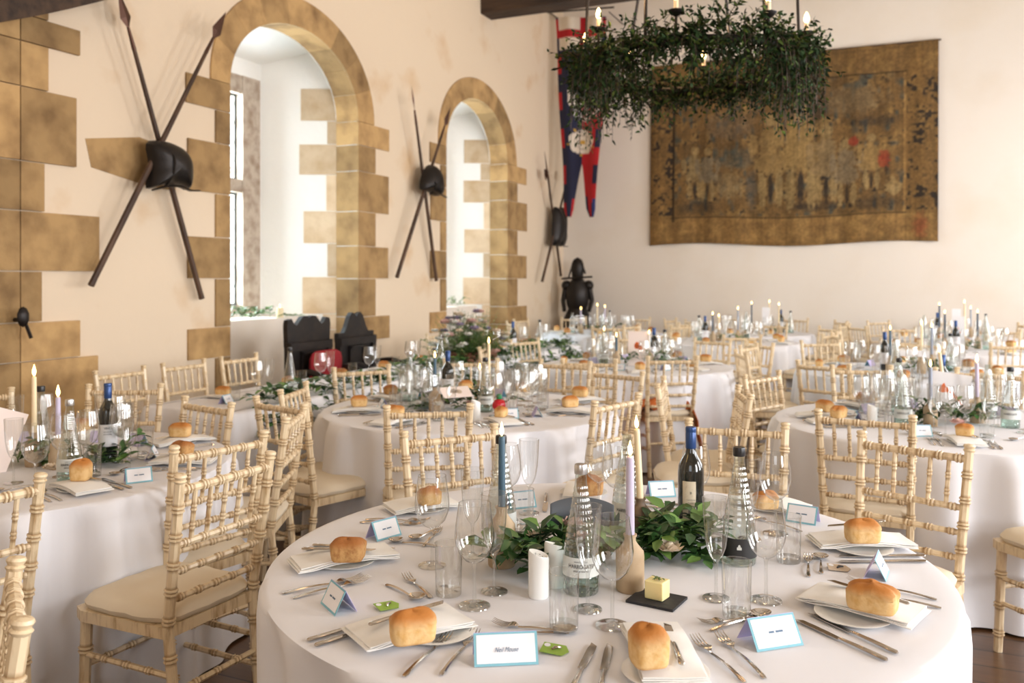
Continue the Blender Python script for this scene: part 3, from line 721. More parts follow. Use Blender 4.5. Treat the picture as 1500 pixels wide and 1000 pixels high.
def rect_path(x0, x1, y0, y1, r=.05, step=.03):
    out = []; s = 0
    cs = [(x1-r, y1-r, 0), (x0+r, y1-r, PI/2), (x0+r, y0+r, PI), (x1-r, y0+r, 3*PI/2)]
    pts = []
    for k, (cx, cy, a0) in enumerate(cs):
        for i in range(7):
            a = a0+PI/2*i/6; pts.append((cx+r*math.cos(a), cy+r*math.sin(a), math.cos(a), math.sin(a)))
        nx = cs[(k+1) % 4]; a = a0+PI/2
        p = (cx+r*math.cos(a), cy+r*math.sin(a)); q = (nx[0]+r*math.cos(nx[2]), nx[1]+r*math.sin(nx[2])); L_ = math.dist(p, q); m = int(L_/step)
        for i in range(1, m): pts.append((p[0]+(q[0]-p[0])*i/m, p[1]+(q[1]-p[1])*i/m, math.cos(a), math.sin(a)))
    for i, p in enumerate(pts):
        if i: s += math.dist(p[:2], pts[i-1][:2])
        out.append((*p, s))
    return out
CL = {'T1': 'white tablecloth falling to the floor over the front round table', 'T0': 'white tablecloth on the round table by the stone pier',
 'T2': 'white tablecloth on the middle round table before the flower crate', 'T3': 'white tablecloth reaching the floor on the table with the fox card',
 'T4': 'white tablecloth behind the chair with the orange scarf', 'T5': 'bluish white tablecloth on the table just behind the fox card table',
 'T6': 'white tablecloth on the far table with the dark wine bottle', 'T7': 'white tablecloth on the rearmost table below the tapestry',
 'T8': 'bluish white tablecloth on the far table beside the armour', 'T9': 'white tablecloth on the back table with two tall cards', 'TA': 'white tablecloth on the rearmost table at the right'}
for i, (k, (c, R, ph)) in enumerate(TAB.items()):
    cloth('tablecloth', circle_path(c, R), CL[k], i*7+3, m='cloth_blue' if k in ('T5', 'T8') else 'cloth', amp=.034 if k == 'T1' else .050, flare=-.01 if k == 'T1' else .055, inward=.9 if k == 'T1' else .25)
cloth('tablecloth', rect_path(*LT), 'long white tablecloth over the head table beneath the arched windows', 99, amp=.016)

# ------------------------------------------------------------------ chairs
def rod(m, a, b, r, rings, n=8, taper=1.0, ridge=1.28):
    """bamboo-turned rod with worn brown bands at the given fractions"""
    a, b = Vector(a), Vector(b); d = b-a; L_ = d.length; e = .0048/L_
    st = [(0, r, 0)]
    for t in rings:
        for dt in (-1.25*e, 1.25*e):
            st += [(t+dt-1.15*e, r, .75), (t+dt-.5*e, r*ridge, .0), (t+dt+.5*e, r*ridge, .0), (t+dt+1.15*e, r, .8)]
        st += [(t-4.5*e, r, .0), (t+4.5*e, r, .0)]
    st.append((1, r, 0)); st.sort(key=lambda q: q[0])
    m.tube([a+d*t for t, _, _ in st], [q*(1+(taper-1)*t) for t, q, _ in st], n, attr=('wear', [w for _, _, w in st]))
def chair_kit():
    P = []; seat_z = .44
    lim = 'limewash'
    def mk(f): m = MB(); f(m); return m.mesh('chair_part', lim)
    for s_ in (-1, 1):
        def post(m):
            A = (s_*.172, -.235, 0); B = (s_*.178, -.19, .44); C = (s_*.192, -.255, .895)
            rod(m, A, B, .0165, [.22, .5, .8], taper=1.0); rod(m, B, C, .0165, [.06, .26, .44, .63, .82], taper=.95)
            d = (Vector(C)-Vector(B)).normalized(); c = Vector(C)
            m.tube([c-d*.003, c+d*.004, c+d*.008, c+d*.018, c+d*.024, c+d*.027], [.016, .020, .015, .020, .017, .004], 10)
        P.append(('leg', mk(post)))
    for s_ in (-1, 1):
        P.append(('leg', mk(lambda m: rod(m, (s_*.185, .185, 0), (s_*.18, .17, .42), .0165, [.18, .45, .75], taper=1.15))))
    def bx(z):   # x of post and y at height z
        t = (z-.44)/.455; return .178+.014*t, -.19-.065*t
    for z, rr, nm in ((.868, .0135, 'top_rail'), (.70, .0115, 'back_rail'), (.615, .0105, 'back_rail'), (.53, .0105, 'back_rail')):
        x, y = bx(z); k = 6 if nm == 'top_rail' else 5
        P.append((nm, mk(lambda m: rod(m, (-x, y, z), (x, y, z), rr, [(i+.5)/k for i in range(k)]))))
    for i in range(5):
        t = (i+1)/6; xa, ya = bx(.700); xb, yb = bx(.868)
        P.append(('spindle', mk(lambda m: rod(m, (-xa+2*xa*t, ya, .70), (-xb+2*xb*t, yb, .868), .0078, [.28, .62], n=7))))
    def seat(m):
        pts = [(-.195, -.20), (.195, -.20), (.205, .0), (.212, .16), (.19, .205), (-.19, .205), (-.212, .16), (-.205, .0)]
        m.prism(pts, (0, 0, .415), (1, 0, 0), (0, 1, 0), .035)
    P.append(('seat', mk(seat)))
    def cush(m):
        n = 40; base = []
        for i in range(n):
            a = 2*PI*i/n; c, s_ = math.cos(a), math.sin(a); q = (abs(c)**5+abs(s_)**5)**(-1/5)
            base.append((c*q*(.198+.008*s_), s_*q*.198))
        rings = [(.97, .449), (1.02, .458), (1.035, .470), (.98, .487), (.86, .498), (.5, .505), (.15, .506)]
        vs = [(x*s_*(1+.006*math.sin(i*2.3)), y*s_*(1+.006*math.sin(i*1.7)), z+.002*math.sin(i*1.9)*(s_ > .8)) for s_, z in rings for i, (x, y) in enumerate(base)]
        fs = [tuple(reversed(range(n)))]+[(a*n+j, a*n+(j+1) % n, (a+1)*n+(j+1) % n, (a+1)*n+j) for a in range(len(rings)-1) for j in range(n)]+[tuple((len(rings)-1)*n+j for j in range(n))]
        m.add(vs, fs)
    c = MB(); cush(c); P.append(('cushion', c.mesh('cushion', 'cushion')))
    for (a, b) in (((-.178, -.205, .30), (-.183, .178, .30)), ((.178, -.205, .30), (.183, .178, .30)), ((-.178, -.21, .20), (-.184, .18, .20)), ((.178, -.21, .20), (.184, .18, .20)), ((-.184, .18, .26), (.184, .18, .26)), ((-.175, -.21, .25), (.175, -.21, .25))):
        P.append(('stretcher', mk(lambda m: rod(m, a, b, .0095, [.25, .5, .75], n=6))))
    return ('banquet_chair', 'chair', P)
CK = chair_kit()
# far chairs are too small for their parts: same chair, frame and cushion only
def merged_kit(kit):
    m = MB(); c = None
    for p in kit[2]:
        if p[0] == 'cushion': c = p[1]; continue
        me = p[1]; k = len(m.v); m.v += [tuple(v.co) for v in me.vertices]; m.f += [tuple(i+k for i in f.vertices) for f in me.polygons]; m.m += [0]*len(me.polygons)
    return (kit[0], kit[1], [('frame', m.mesh('frame', 'limewash')), ('cushion', c)])
CKF = merged_kit(CK)
CHAIRS = []
def chair_xy(x, y, heading, label, group, far=False):
    """heading: world angle the sitter faces (radians, 0=+x)"""
    CHAIRS.append((x, y))
    return make(CKF if far else CK, (x, y, 0), heading-PI/2, label, group)
def chair_px(pl, pr, face, label, group, h=.905, far=False, depth=None):
    """pl, pr: picture points of the two post tops; face +1 sitter faces away from the camera, -1 towards it"""
    a, b = G(*pl, h), G(*pr, h)
    if depth: a, b = W(pl[0], depth[0], h), W(pr[0], depth[1], h)
    d = (b-a).normalized(); mid = (a+b)/2
    n = Vector((-d.y, d.x, 0))*face                       # facing direction
    # post tops sit .255 behind the seat centre
    c = mid + n*.255
    return chair_xy(c.x, c.y, math.atan2(n.y, n.x), label, group, far)
def chair_at(k, ang, label, dist=1.08, far=False, twist=0.0):
    """ang: direction from table centre, degrees, 0 = towards picture right, 90 = away from the camera"""
    (cx, cy), R, _ = TAB[k]; a = math.radians(ang)+YAW; s_ = R/.83
    x, y = cx+dist*s_*math.cos(a), cy+dist*s_*math.sin(a)
    return chair_xy(x, y, a+PI+math.radians(twist), label, 'limewashed chairs round '+TAB[k][2], far)
w_ = 'limewashed bamboo-style chair '
g1, g0, g2, g3 = ['limewashed chairs round '+TAB[k][2] for k in ('T1', 'T0', 'T2', 'T3')]
chair_px((22, 825), (31, 919), -1, w_+'cut by the lower left corner, rail end on', 'limewashed chairs near the camera')
CHC = CHAIRS[-1]
chair_px((-140, 739), (48, 702), 1, w_+'at the near side of the table by the stone pier', g0)
chair_px((253, 659), (388, 635), 1, w_+'turned to the stone pier table, tallest behind another chair back', g0)
chair_px((264, 701), (395, 667), 1, w_+'at the left of the front table, its cushion under the cloth edge', g1)
chair_px((420, 614), (443, 597), 1, w_+'seen edge on at the right of the stone pier table', g0)
chair_px((274, 581), (335, 588), -1, w_+'at the stone pier table, before the long table end', g0, depth=(4.33, 4.12))
chair_at('T0', 96, w_+'behind the candles of the stone pier table, against the wall side')
chair_at('T0', 128, w_+'behind the white card of the stone pier table')
chair_px((380, 584), (443, 593), 1, w_+'with cushion showing, at the near left of the middle table', g2)
chair_px((415, 565), (445, 556), -1, w_+'edge on at the left of the middle table by the ivy garland', g2, depth=(4.62, 4.93))
chair_px((566, 598), (689, 595), 1, w_+'squarely at the near side of the middle table', g2)
chair_px((865, 592), (939, 578), 1, w_+'at the near right of the middle table', g2)
chair_px((972, 554), (963, 565), 1, w_+'seen edge on at the right of the middle table, post tallest', g2)
chair_px((875, 540), (935, 544), -1, w_+'at the far right of the middle table, back to the next table', g2, depth=(5.72, 5.5))
chair_px((499, 549), (560, 543), -1, w_+'on the far left of the middle table, before the ivy garland', g2, depth=(5.75, 5.9))
chair_at('T2', 92, w_+'at the far side of the middle table, before the flower crate')
chair_at('T2', 62, w_+'beyond the tall cream candle of the middle table')
chair_px((590, 637), (726, 625), -1, w_+'beyond the front table, left of the blue candle', g1)
chair_px((1012, 617), (1147, 624), -1, w_+'beyond the front table, behind the wine bottle', g1)
chair_px((1261, 636), (1421, 657), -1, w_+'overlapping another at the right of the front table', g1)
chair_px((1197, 603), (1339, 613), 1, w_+'at the near left of the fox card table', g3)
chair_px((1081, 567), (1099, 581), -1, w_+'seen edge on at the left of the fox card table', g3)
chair_px((1090, 552), (1142, 545), -1, 'honey-toned bamboo-style chair at the far left of the fox card table', g3)
chair_xy(*W(px=1, z=1).xy, 0, 'tmp', 'tmp') if False else None
p = W(750+2.19/3.40*F, 3.40); a = math.atan2(.95, -.30)+YAW
chair_xy(p.x, p.y, a, w_+'cut by the right edge, its front leg on bare floor', g3)
chair_at('T3', 85, w_+'on the far side of the fox card table behind its bottles')
chair_at('T3', 52, w_+'beyond the pale candle of the fox card table')
chair_px((825, 527), (901, 528), 1, w_+'at the near left of the orange scarf table', 'limewashed chairs round '+TAB['T4'][2])
chair_px((950, 524), (1020, 523), 1, w_+'with the orange scarf lying over its seat', 'limewashed chairs round '+TAB['T4'][2])
SCARF = CHAIRS[-1]
for (ang, t) in ((24, 'at the right'), (48, 'at the far right'), (92, 'on the far side'), (135, 'at the far left'), (176, 'at the left')):
    chair_at('T4', ang, w_+t+' of the orange scarf table', far=True)
for (ang, t) in ((178, 'at the left'), (143, 'at the far left'), (100, 'on the far side'), (60, 'at the far right'), (262, 'at the near side'), (222, 'at the near left'), (305, 'at the near right')):
    chair_at('T5', ang, w_+t+' of the table just behind the fox card', far=True, dist=1.05)
for (k, t2, angs) in (('T6', 'the dark wine bottle table', (8, 50, 95, 140, 180, 222, 262, 310)), ('T7', 'the rearmost table below the tapestry', (5, 45, 90, 140, 318)),
                      ('T8', 'the armour corner table', (10, 60, 105, 150, 190, 268, 312)), ('T9', 'the back table with two tall cards', (2, 45, 95, 140, 180, 220, 262, 305)), ('TA', 'the rearmost table at the right', (20, 70, 110, 150, 185, 345))):
    for a in angs:
        nm = ['at the right', 'at the far right', 'on the far side', 'at the far left', 'at the left', 'at the near left', 'on the near side', 'at the near right'][int(((a+22.5) % 360)//45)]
        chair_at(k, a, w_+nm+' of '+t2, far=True, dist=1.06, twist=R0.uniform(-9, 9))
gl = 'limewashed chairs behind the head table'
for y, t in ((4.13, 'nearest the stone pier behind the head table'), (4.68, 'second from the pier behind the head table'), (5.24, 'beside the carved throne behind the head table')):
    chair_xy(-4.62+.2, y, 0, w_+t, gl, far=True)
for y in (8.3, 8.95):
    chair_xy(-4.42, y, 0, w_+('beyond the flower crate behind the head table' if y < 8.5 else 'at the far end behind the head table'), gl, far=True)

# carved oak armchairs behind the head table
def throne(x, y, style, label):
    e = tag(link('carved_armchair', None, None, (x, y, 0), (0, 0, -PI/2)), label, 'armchair', None)    # local: faces +y
    def part(n, fn, mm='black_oak'): m = MB(); fn(m); return link(n, m.mesh(n, mm, False), e)
    w = .29; T = 1.13
    if style == 0:
        crest = [(-w, .92)]+[(-w-.01, 1.10), (-w, 1.15), (-w+.05, 1.16), (-w+.08, 1.12), (-.17, 1.10), (-.13, 1.14), (-.09, 1.175), (-.04, 1.18), (0, 1.165), (.04, 1.18), (.09, 1.175), (.13, 1.14), (.17, 1.10), (w-.08, 1.12), (w-.05, 1.16), (w, 1.15), (w+.01, 1.10), (w, .92)]
    else:
        crest = [(-w, .92), (-w, 1.0), (-.20, 1.0), (-.16, 1.05), (-.11, 1.15), (-.07, 1.185), (-.03, 1.17), (0, 1.145), (.03, 1.17), (.07, 1.185), (.11, 1.15), (.16, 1.05), (.20, 1.0), (w, 1.0), (w, .92)]
    part('crest', lambda m: m.prism(crest[::-1], (0, -.22, 0), (1, 0, 0), (0, 0, 1), .045))
    def back(m):
        m.box((0, -.235, .69), (.50, .03, .50)); m.box((0, -.215, .92), (.58, .06, .07)); m.box((0, -.215, .50), (.56, .05, .07))
        for s_ in (-1, 1): m.box((s_*.12, -.212, .7), (.025, .03, .34))
        m.box((0, -.212, .86), (.26, .03, .03)); m.box((0, -.212, .55), (.26, .03, .03))
    part('backrest', back)
    for s_ in (-1, 1):
        part('leg', lambda m: m.box((s_*.27, -.225, .48), (.055, .06, .96)))
        part('leg', lambda m: m.lathe([(.03, 0), (.03, .06), (.022, .09), (.032, .2), (.022, .33), (.034, .40), (.024, .5), (.032, .6), (.02, .66)], 10, c=(s_*.27, .24, 0), close=True))
        part('armrest', lambda m: m.tube([(s_*.27, -.22, .70), (s_*.27, 0, .72), (s_*.275, .2, .67), (s_*.28, .29, .66)], [.026, .03, .03, .034], 8))
    part('seat', lambda m: (m.box((0, 0, .44), (.58, .52, .04)), m.box((0, .24, .38), (.54, .03, .10))))
    part('stretcher', lambda m: (m.box((0, .24, .1), (.5, .04, .05)), m.box((-.27, 0, .1), (.04, .46, .05)), m.box((.27, 0, .1), (.04, .46, .05))))
throne(-4.52, 6.19, 0, 'black carved oak armchair with scalloped crest and a red cushion')
throne(-4.52, 6.90, 1, 'black carved oak armchair with peaked crest and panelled back')
m = MB()
rgs = [(.2, 0), (.75, .035), (.95, .05), (1, .075), (.95, .10), (.75, .125), (.2, .15)]
vs = []; n = 32
for s_, y in rgs:
    for j in range(n):
        a = 2*PI*j/n; c, q = math.cos(a), math.sin(a); k = (abs(c)**6+abs(q)**6)**(-1/6); vs.append((c*k*.215*s_, y, .68+q*k*.20*s_))
m.add(vs, [tuple(reversed(range(n)))]+[(a*n+j, a*n+(j+1) % n, (a+1)*n+(j+1) % n, (a+1)*n+j) for a in range(len(rgs)-1) for j in range(n)]+[tuple((len(rgs)-1)*n+j for j in range(n))])
tag(link('red_cushion', m.mesh('red_cushion', 'red_velvet'), None, (-4.70, 6.27, .0), (0, 0, -PI/2)), 'square red cushion standing against the scalloped oak armchair back', 'cushion')
# orange scarf over the seat
m = MB(); sx, sy = SCARF; rs = random.Random(5)
N, K = 34, 16; vs = []
f_ = Vector((-math.sin(YAW), math.cos(YAW))); r_ = Vector((CY, SY))
for i in range(N+1):
    t = i/N*2-1
    for j in range(K+1):
        q = j/K
        u = t*.40; fall = max(0, abs(u)-.20)
        out = .20+min(fall, .03)*1.0+fall*.30 if fall > 0 else abs(u)
        px_ = math.copysign(out, u)
        z = .56-.05*abs(t)+.02*math.sin(t*11+q*9)+.035*math.sin(q*PI)-.02 if fall == 0 else .50-fall*2.15+.01*math.sin(q*8)
        d = -.26+.16*q+.05*math.sin(t*4)+(.0 if fall == 0 else -.06+.03*math.sin(t*20))
        p = Vector((sx, sy))+r_*px_+f_*(d+.08)
        vs.append((p.x, p.y, z+.018*math.sin(i*1.3)*math.sin(j*.9)))
m.add(vs, [(i*(K+1)+j, (i+1)*(K+1)+j, (i+1)*(K+1)+j+1, i*(K+1)+j+1) for i in range(N) for j in range(K)])
o = tag(link('orange_scarf', m.mesh('scarf', 'orange_scarf')), 'burnt orange scarf heaped over a chair seat and hanging down both sides', 'scarf')
o.modifiers.new('t', 'SOLIDIFY').thickness = .006

# ------------------------------------------------------------------ tableware kits
def lat(prof, n, mm, **k): m = MB(); m.lathe(prof, n, **k); return m.mesh('turned', mm)
def glass_kits():
    wine = [(.037, .0008), (.036, .003), (.012, .006), (.0048, .010), (.0036, .03), (.0036, .088), (.0062, .099), (.021, .106), (.035, .121), (.0435, .143), (.0455, .161), (.0435, .186), (.0395, .214), (.0365, .236)]
    flute = [(.033, .0008), (.032, .003), (.010, .006), (.0045, .010), (.0036, .03), (.0040, .080), (.0065, .090), (.015, .101), (.0225, .121), (.0275, .153), (.0300, .190), (.0318, .236)]
    def rim(r, z): m = MB(); pts = [(r*math.cos(2*PI*i/28), r*math.sin(2*PI*i/28), z) for i in range(29)]; m.tube(pts, .0007, 4, cap=False); return m.mesh('rim', 'glass')
    def bowlfoot(p, k):
        return [('foot', lat(p[:4], 28, 'glass')), ('stem', lat(p[3:k], 10, 'glass', cap=False)), ('bowl', lat(p[k-1:], 28, 'glass', cap=False), [('rim', rim(p[-1][0], p[-1][1]))])]
    wk = ('wine_glass', 'wine glass', bowlfoot(wine, 7)); fk = ('champagne_flute', 'champagne flute', bowlfoot(flute, 7))
    tb = MB(); tb.lathe([(.030, 0), (.0305, .012), (.0, .014)], 28); base = tb.mesh('base', 'glass')
    tk = ('tumbler', 'glass', [('base', base), ('wall', lat([(.0305, .002), (.0315, .06), (.033, .122)], 28, 'glass', cap=False), [('rim', rim(.033, .122))])])
    m = MB(); m.lathe(wine, 14); w2 = ('wine_glass', 'wine glass', m.mesh('wine', 'glass'))
    m = MB(); m.lathe(flute, 14); f2 = ('champagne_flute', 'champagne flute', m.mesh('flute', 'glass'))
    m = MB(); m.lathe([(.030, 0), (.0305, .012), (.0315, .06), (.033, .122)], 14); t2 = ('tumbler', 'glass', m.mesh('tumbler', 'glass'))
    return wk, fk, tk, w2, f2, t2
WINE, FLUTE, TUMB, WINE2, FLUTE2, TUMB2 = glass_kits()
def text_mesh(txt, size, material, curve_r=None, shear=0, sx=1):
    c = bpy.data.curves.new('t', 'FONT'); c.body = txt; c.size = size; c.align_x = 'CENTER'; c.align_y = 'CENTER'; c.extrude = size*.012; c.shear = shear; c.space_character = 1.0
    o = bpy.data.objects.new('t', c); COL.objects.link(o); dg = bpy.context.evaluated_depsgraph_get(); dg.update()
    me = bpy.data.meshes.new_from_object(o.evaluated_get(dg)); bpy.data.objects.remove(o)
    for v in me.vertices:
        x, y, z = v.co; x *= sx
        if curve_r: a = x/curve_r-PI/2; v.co = ((curve_r+.0004+z)*math.cos(a), (curve_r+.0004+z)*math.sin(a), y)
        else: v.co = (x, y, z)
    me.materials.clear(); me.materials.append(MATS[material]); me.update(); return me
def band(r, z0, z1, a0, a1, mm, n=20, r2=None):
    m = MB(); vs = []
    for i in range(n+1):
        a = math.radians(a0+(a1-a0)*i/n); vs += [(r*math.cos(a), r*math.sin(a), z0), ((r2 or r)*math.cos(a), (r2 or r)*math.sin(a), z1)]
    m.add(vs, [(2*i, 2*i+2, 2*i+3, 2*i+1) for i in range(n)]); return m.mesh('band', mm)
def shift(me, dz, scale=1):
    for v in me.vertices: v.co.z += dz
    return me
def water_kit(cap, label, text):
    body = [(.039, 0), (.0430, .004), (.0440, .02), (.0440, .045)]
    mid = [(.0440, .045), (.0435, .075), (.0410, .105)]
    cone = [(.0410, .105), (.036, .135), (.0285, .175), (.0215, .215), (.0165, .245), (.0145, .262)]
    neck = [(.0145, .262), (.0135, .275), (.0135, .287)]
    cm = MB(); nr, ns = 44, 60; vs = []
    for i in range(nr+1):
        z = .105+(.262-.105)*i/nr
        for (r_a, z_a), (r_b, z_b) in zip(cone, cone[1:]):
            if z_a <= z <= z_b+1e-6: r = r_a+(r_b-r_a)*(z-z_a)/(z_b-z_a); break
        fade = min(1, i/3, (nr-i)/3)
        for j in range(ns):
            a = 2*PI*j/ns; d = math.sin(10*a+i*PI/4)*math.sin(10*a-i*PI/4); rr = r+.0016*d*fade
            vs.append((rr*math.cos(a), rr*math.sin(a), z))
    cm.add(vs, [(i*ns+j, i*ns+(j+1) % ns, (i+1)*ns+(j+1) % ns, (i+1)*ns+j) for i in range(nr) for j in range(ns)])
    P = [('body', lat(body, 28, 'glass_water')), ('shoulder', lat(mid, 28, 'glass_smooth', cap=False)), ('cone', cm.mesh('cone', 'glass_facet')), ('neck', lat(neck, 20, 'glass_smooth', cap=False))]
    if cap: P.append(('cap', lat([(.0155, .282), (.0160, .284), (.0160, .300), (.0145, .305), (.0, .306)], 20, 'black_plastic' if cap == 'black' else 'silver_cap')))
    sub = []
    if text:
        for t, sz, z, mt, sh in text:
            sub.append(('lettering', shift(text_mesh(t, sz, mt, .0446, sx=sh), z)))
    P.append(('label', band(.0446, .022, .074, -175, -5, label, r2=.0444) if label == 'label_black' else band(.0446, .046, .092, -175, -5, label, r2=.0432), sub))
    return ('water_bottle', 'bottle', P)
HT = [('HARROGATE', .0135, .072, 'ink', .78), ('SPRING WATER', .006, .061, 'ink', .9), ('— STILL —', .005, .082, 'ink', 1)]
HT[2] = ('HARROGATE SPA', .0042, .083, 'ink', 1)
WATER_S = water_kit('silver', 'label_grey', HT); WATER_K = water_kit('black', 'label_grey', HT[:1]); WATER_N = water_kit(None, 'label_grey', HT[:1])
cr = MB(); cr.prism([(-.006, 0), (.006, 0), (.006, .007), (.003, .007), (.003, .011), (0, .014), (-.003, .011), (-.003, .007), (-.006, .007)], (0, -.0452, .046), (1, 0, 0), (0, 0, 1), -.0006)
WATER_B = water_kit('black', 'label_black', None); WATER_B[2][-1][2].append(('crest', cr.mesh('crest', 'label_grey', False)))
def wine_kit(lab):
    prof = [(.030, .0), (.0365, .003), (.0375, .012), (.0375, .185), (.0355, .205), (.028, .222), (.018, .238), (.0145, .250), (.0140, .270)]
    P = [('body', lat(prof, 28, 'wine_glass_dark')), ('capsule', lat([(.0150, .255), (.0155, .257), (.0155, .300), (.0150, .301), (.0158, .306), (.0158, .314), (.0145, .317), (.0, .318)], 24, 'navy_foil', cap=False))]
    sub = []
    if lab == 'back':
        for i in range(9): sub.append(('barcode', shift(band(.0382, 0, .016, -101+i*1.9, -100.2+i*1.9+(i % 3)*.4, 'ink', 1), .068)))
        for z, h, t in ((.150, .0055, 'CAB'), (.132, .009, 'B'), (.112, .0035, 'VALLE CENTRAL'), (.104, .003, 'ESTATE RED')):
            sub.append(('lettering', shift(text_mesh('●●●' if t == 'CAB' else t, h, 'ink', .0383), z)))
        sub.pop(-4); P.append(('label', band(.0381, .055, .165, -128, -68, 'label_cream'), sub))
    else:
        for z in (.135, .12, .11): sub.append(('lettering', shift(text_mesh('VINO' if z > .13 else 'ESTATE RED', .006 if z < .13 else .012, 'ink', .0383), z)))
        P.append(('label', band(.0381, .06, .15, -165, -15, 'paper'), sub))
    return ('wine_bottle', 'bottle', P)
RED_B = wine_kit('back'); RED_F = wine_kit('front')
def cutlery():
    def handle(m, L0, L1, w0, w1, th=.0022):
        N = 12; vs = []
        for i in range(N+1):
            t = i/N; x = L0+(L1-L0)*t; w = (w0*(1-t)+w1*t)*(1+.25*(t < .12)); 
            if t == 0: w *= .6
            z = .0015+.004*math.sin(PI*min(1, t*1.05))
            vs += [(x, -w/2, z), (x, w/2, z), (x, w/2*.6, z+th), (x, -w/2*.6, z+th)]
        fs = [(0, 3, 2, 1)]
        for i in range(N):
            a, b = i*4, i*4+4
            for j in range(4): fs.append((a+j, a+(j+1) % 4, b+(j+1) % 4, b+j))
        fs.append((N*4, N*4+1, N*4+2, N*4+3)); m.add(vs, fs)
    def fork(L):
        h = MB(); handle(h, 0, L*.66, .010, .005); hm = h.mesh('handle', 'steel')
        m = MB(); vs = []; N = 6
        for i in range(N+1):
            t = i/N; x = L*.655+L*.13*t; w = .005+.019*math.sin(PI/2*min(1, t*1.2)); z = .0035+.003*math.sin(PI*t)
            vs += [(x, -w/2, z), (x, w/2, z), (x, w/2, z+.0018), (x, -w/2, z+.0018)]
        fs = [(a*4+j, a*4+(j+1) % 4, a*4+4+(j+1) % 4, a*4+4+j) for a in range(N) for j in range(4)]+[(0, 3, 2, 1), (N*4, N*4+1, N*4+2, N*4+3)]
        m.add(vs, fs)
        for k in range(4):
            y = -.0100+.00667*k; m.tube([(L*.785, y*.98, .0045), (L*.86, y*1.05, .0042), (L*.95, y, .0080), (L, y*.98, .012)], [.0017, .0016, .0013, .0006], 5, flat=(1, .7))
        return ('fork', 'fork', [('handle', hm), ('tines', m.mesh('tines', 'steel'))])
    def knife(L):
        h = MB(); h.tube([(0, 0, .004), (.004, 0, .0045), (L*.25, 0, .005), (L*.47, 0, .0045), (L*.5, 0, .004)], [.0035, .0062, .0055, .0045, .0035], 8, flat=(1, .62)); hm = h.mesh('handle', 'steel')
        m = MB(); vs = []; N = 10
        for i in range(N+1):
            t = i/N; x = L*.49+L*.51*t; up = .0085*(1 if t < .65 else math.sqrt(max(0.001, 1-((t-.65)/.36)**2))); lo = -.0055-.003*math.sin(PI*t*.8)
            if t > .97: lo = .004; up = .006
            vs += [(x, lo, .0030), (x, up, .0030), (x, up, .0045), (x, lo, .0036)]
        fs = [(a*4+j, a*4+(j+1) % 4, a*4+4+(j+1) % 4, a*4+4+j) for a in range(N) for j in range(4)]+[(0, 3, 2, 1), (N*4, N*4+1, N*4+2, N*4+3)]
        m.add(vs, fs); return ('knife', 'knife', [('handle', hm), ('blade', m.mesh('blade', 'steel'))])
    def spoon(L):
        h = MB(); handle(h, 0, L*.72, .010, .0045); hm = h.mesh('handle', 'steel')
        m = MB(); R_, n = 5, 18; vs = []; cx = L*.855; rx, ry = L*.148, .0205
        for sgn, off in ((1, 0), (-1, .0012)):
            for i in range(R_+1):
                q = i/R_
                for j in range(n):
                    a = 2*PI*j/n; vs.append((cx+rx*q*math.cos(a), ry*q*math.sin(a), .0012+.0085*q*q+off))
        fs = []
        for s_ in (0, 1):
            k = s_*(R_+1)*n
            for i in range(R_):
                for j in range(n): q = (k+i*n+j, k+i*n+(j+1) % n, k+(i+1)*n+(j+1) % n, k+(i+1)*n+j); fs.append(q if s_ else q[::-1])
        for j in range(n): fs.append((R_*n+j, R_*n+(j+1) % n, (R_+1)*n+R_*n+(j+1) % n, (R_+1)*n+R_*n+j))
        m.add(vs, fs); return ('spoon', 'spoon', [('handle', hm), ('bowl', m.mesh('bowl', 'steel'))])
    return dict(fork=(fork(.205), .205), dfork=(fork(.17), .17), knife=(knife(.235), .235), bknife=(knife(.195), .195), spoon=(spoon(.18), .18), tspoon=(spoon(.15), .15))
CUT = cutlery()
def napkin_kit(W_, L_, seed, bump_=.013):
    m = MB(); rn = random.Random(seed); N, K = 14, 6
    for layer in range(3):
        ox, oy = rn.uniform(-.004, .004), rn.uniform(-.004, .004); sk = rn.uniform(-.02, .02); vs = []
        for side in (0, 1):
            for i in range(N+1):
                for j in range(K+1):
                    x = (i/N-.5)*(L_-layer*.005); y = (j/K-.5)*(W_-layer*.004)
                    z = bump_*math.exp(-(x/.085)**4)*math.exp(-(y/.07)**6)+.0008+layer*.0040+.0036*side+.0010*math.sin(x*60+layer*2)*math.sin(y*50+seed)
                    e = max(abs(i/N-.5), abs(j/K-.5))
                    if e > .49 and side: z -= .0014
                    vs.append((x+ox, y+oy+sk*x, z))
        o = (N+1)*(K+1); fs = []
        for i in range(N):
            for j in range(K):
                a = i*(K+1)+j; fs.append((a, a+1, a+K+2, a+K+1)); fs.append((o+a, o+a+K+1, o+a+K+2, o+a+1))
        bd = [i*(K+1) for i in range(N+1)]+[N*(K+1)+j for j in range(1, K+1)]+[i*(K+1)+K for i in range(N-1, -1, -1)]+[j for j in range(K-1, 0, -1)]
        for a, b in zip(bd, bd[1:]+bd[:1]): fs.append((a, b, o+b, o+a))
        m.add(vs, fs)
    return ('napkin', 'napkin', m.mesh('napkin', 'napkin'))
NAPS = [napkin_kit(.125, .27, 1), napkin_kit(.14, .25, 2), napkin_kit(.13, .23, 3)]
pm = MB(); pm.lathe([(.045, 0), (.050, .001), (.080, .008), (.083, .011), (.081, .0115), (.05, .0035), (.0, .003)], 36, cap=True); PLATE = ('side_plate', 'plate', pm.mesh('plate', 'ceramic'))
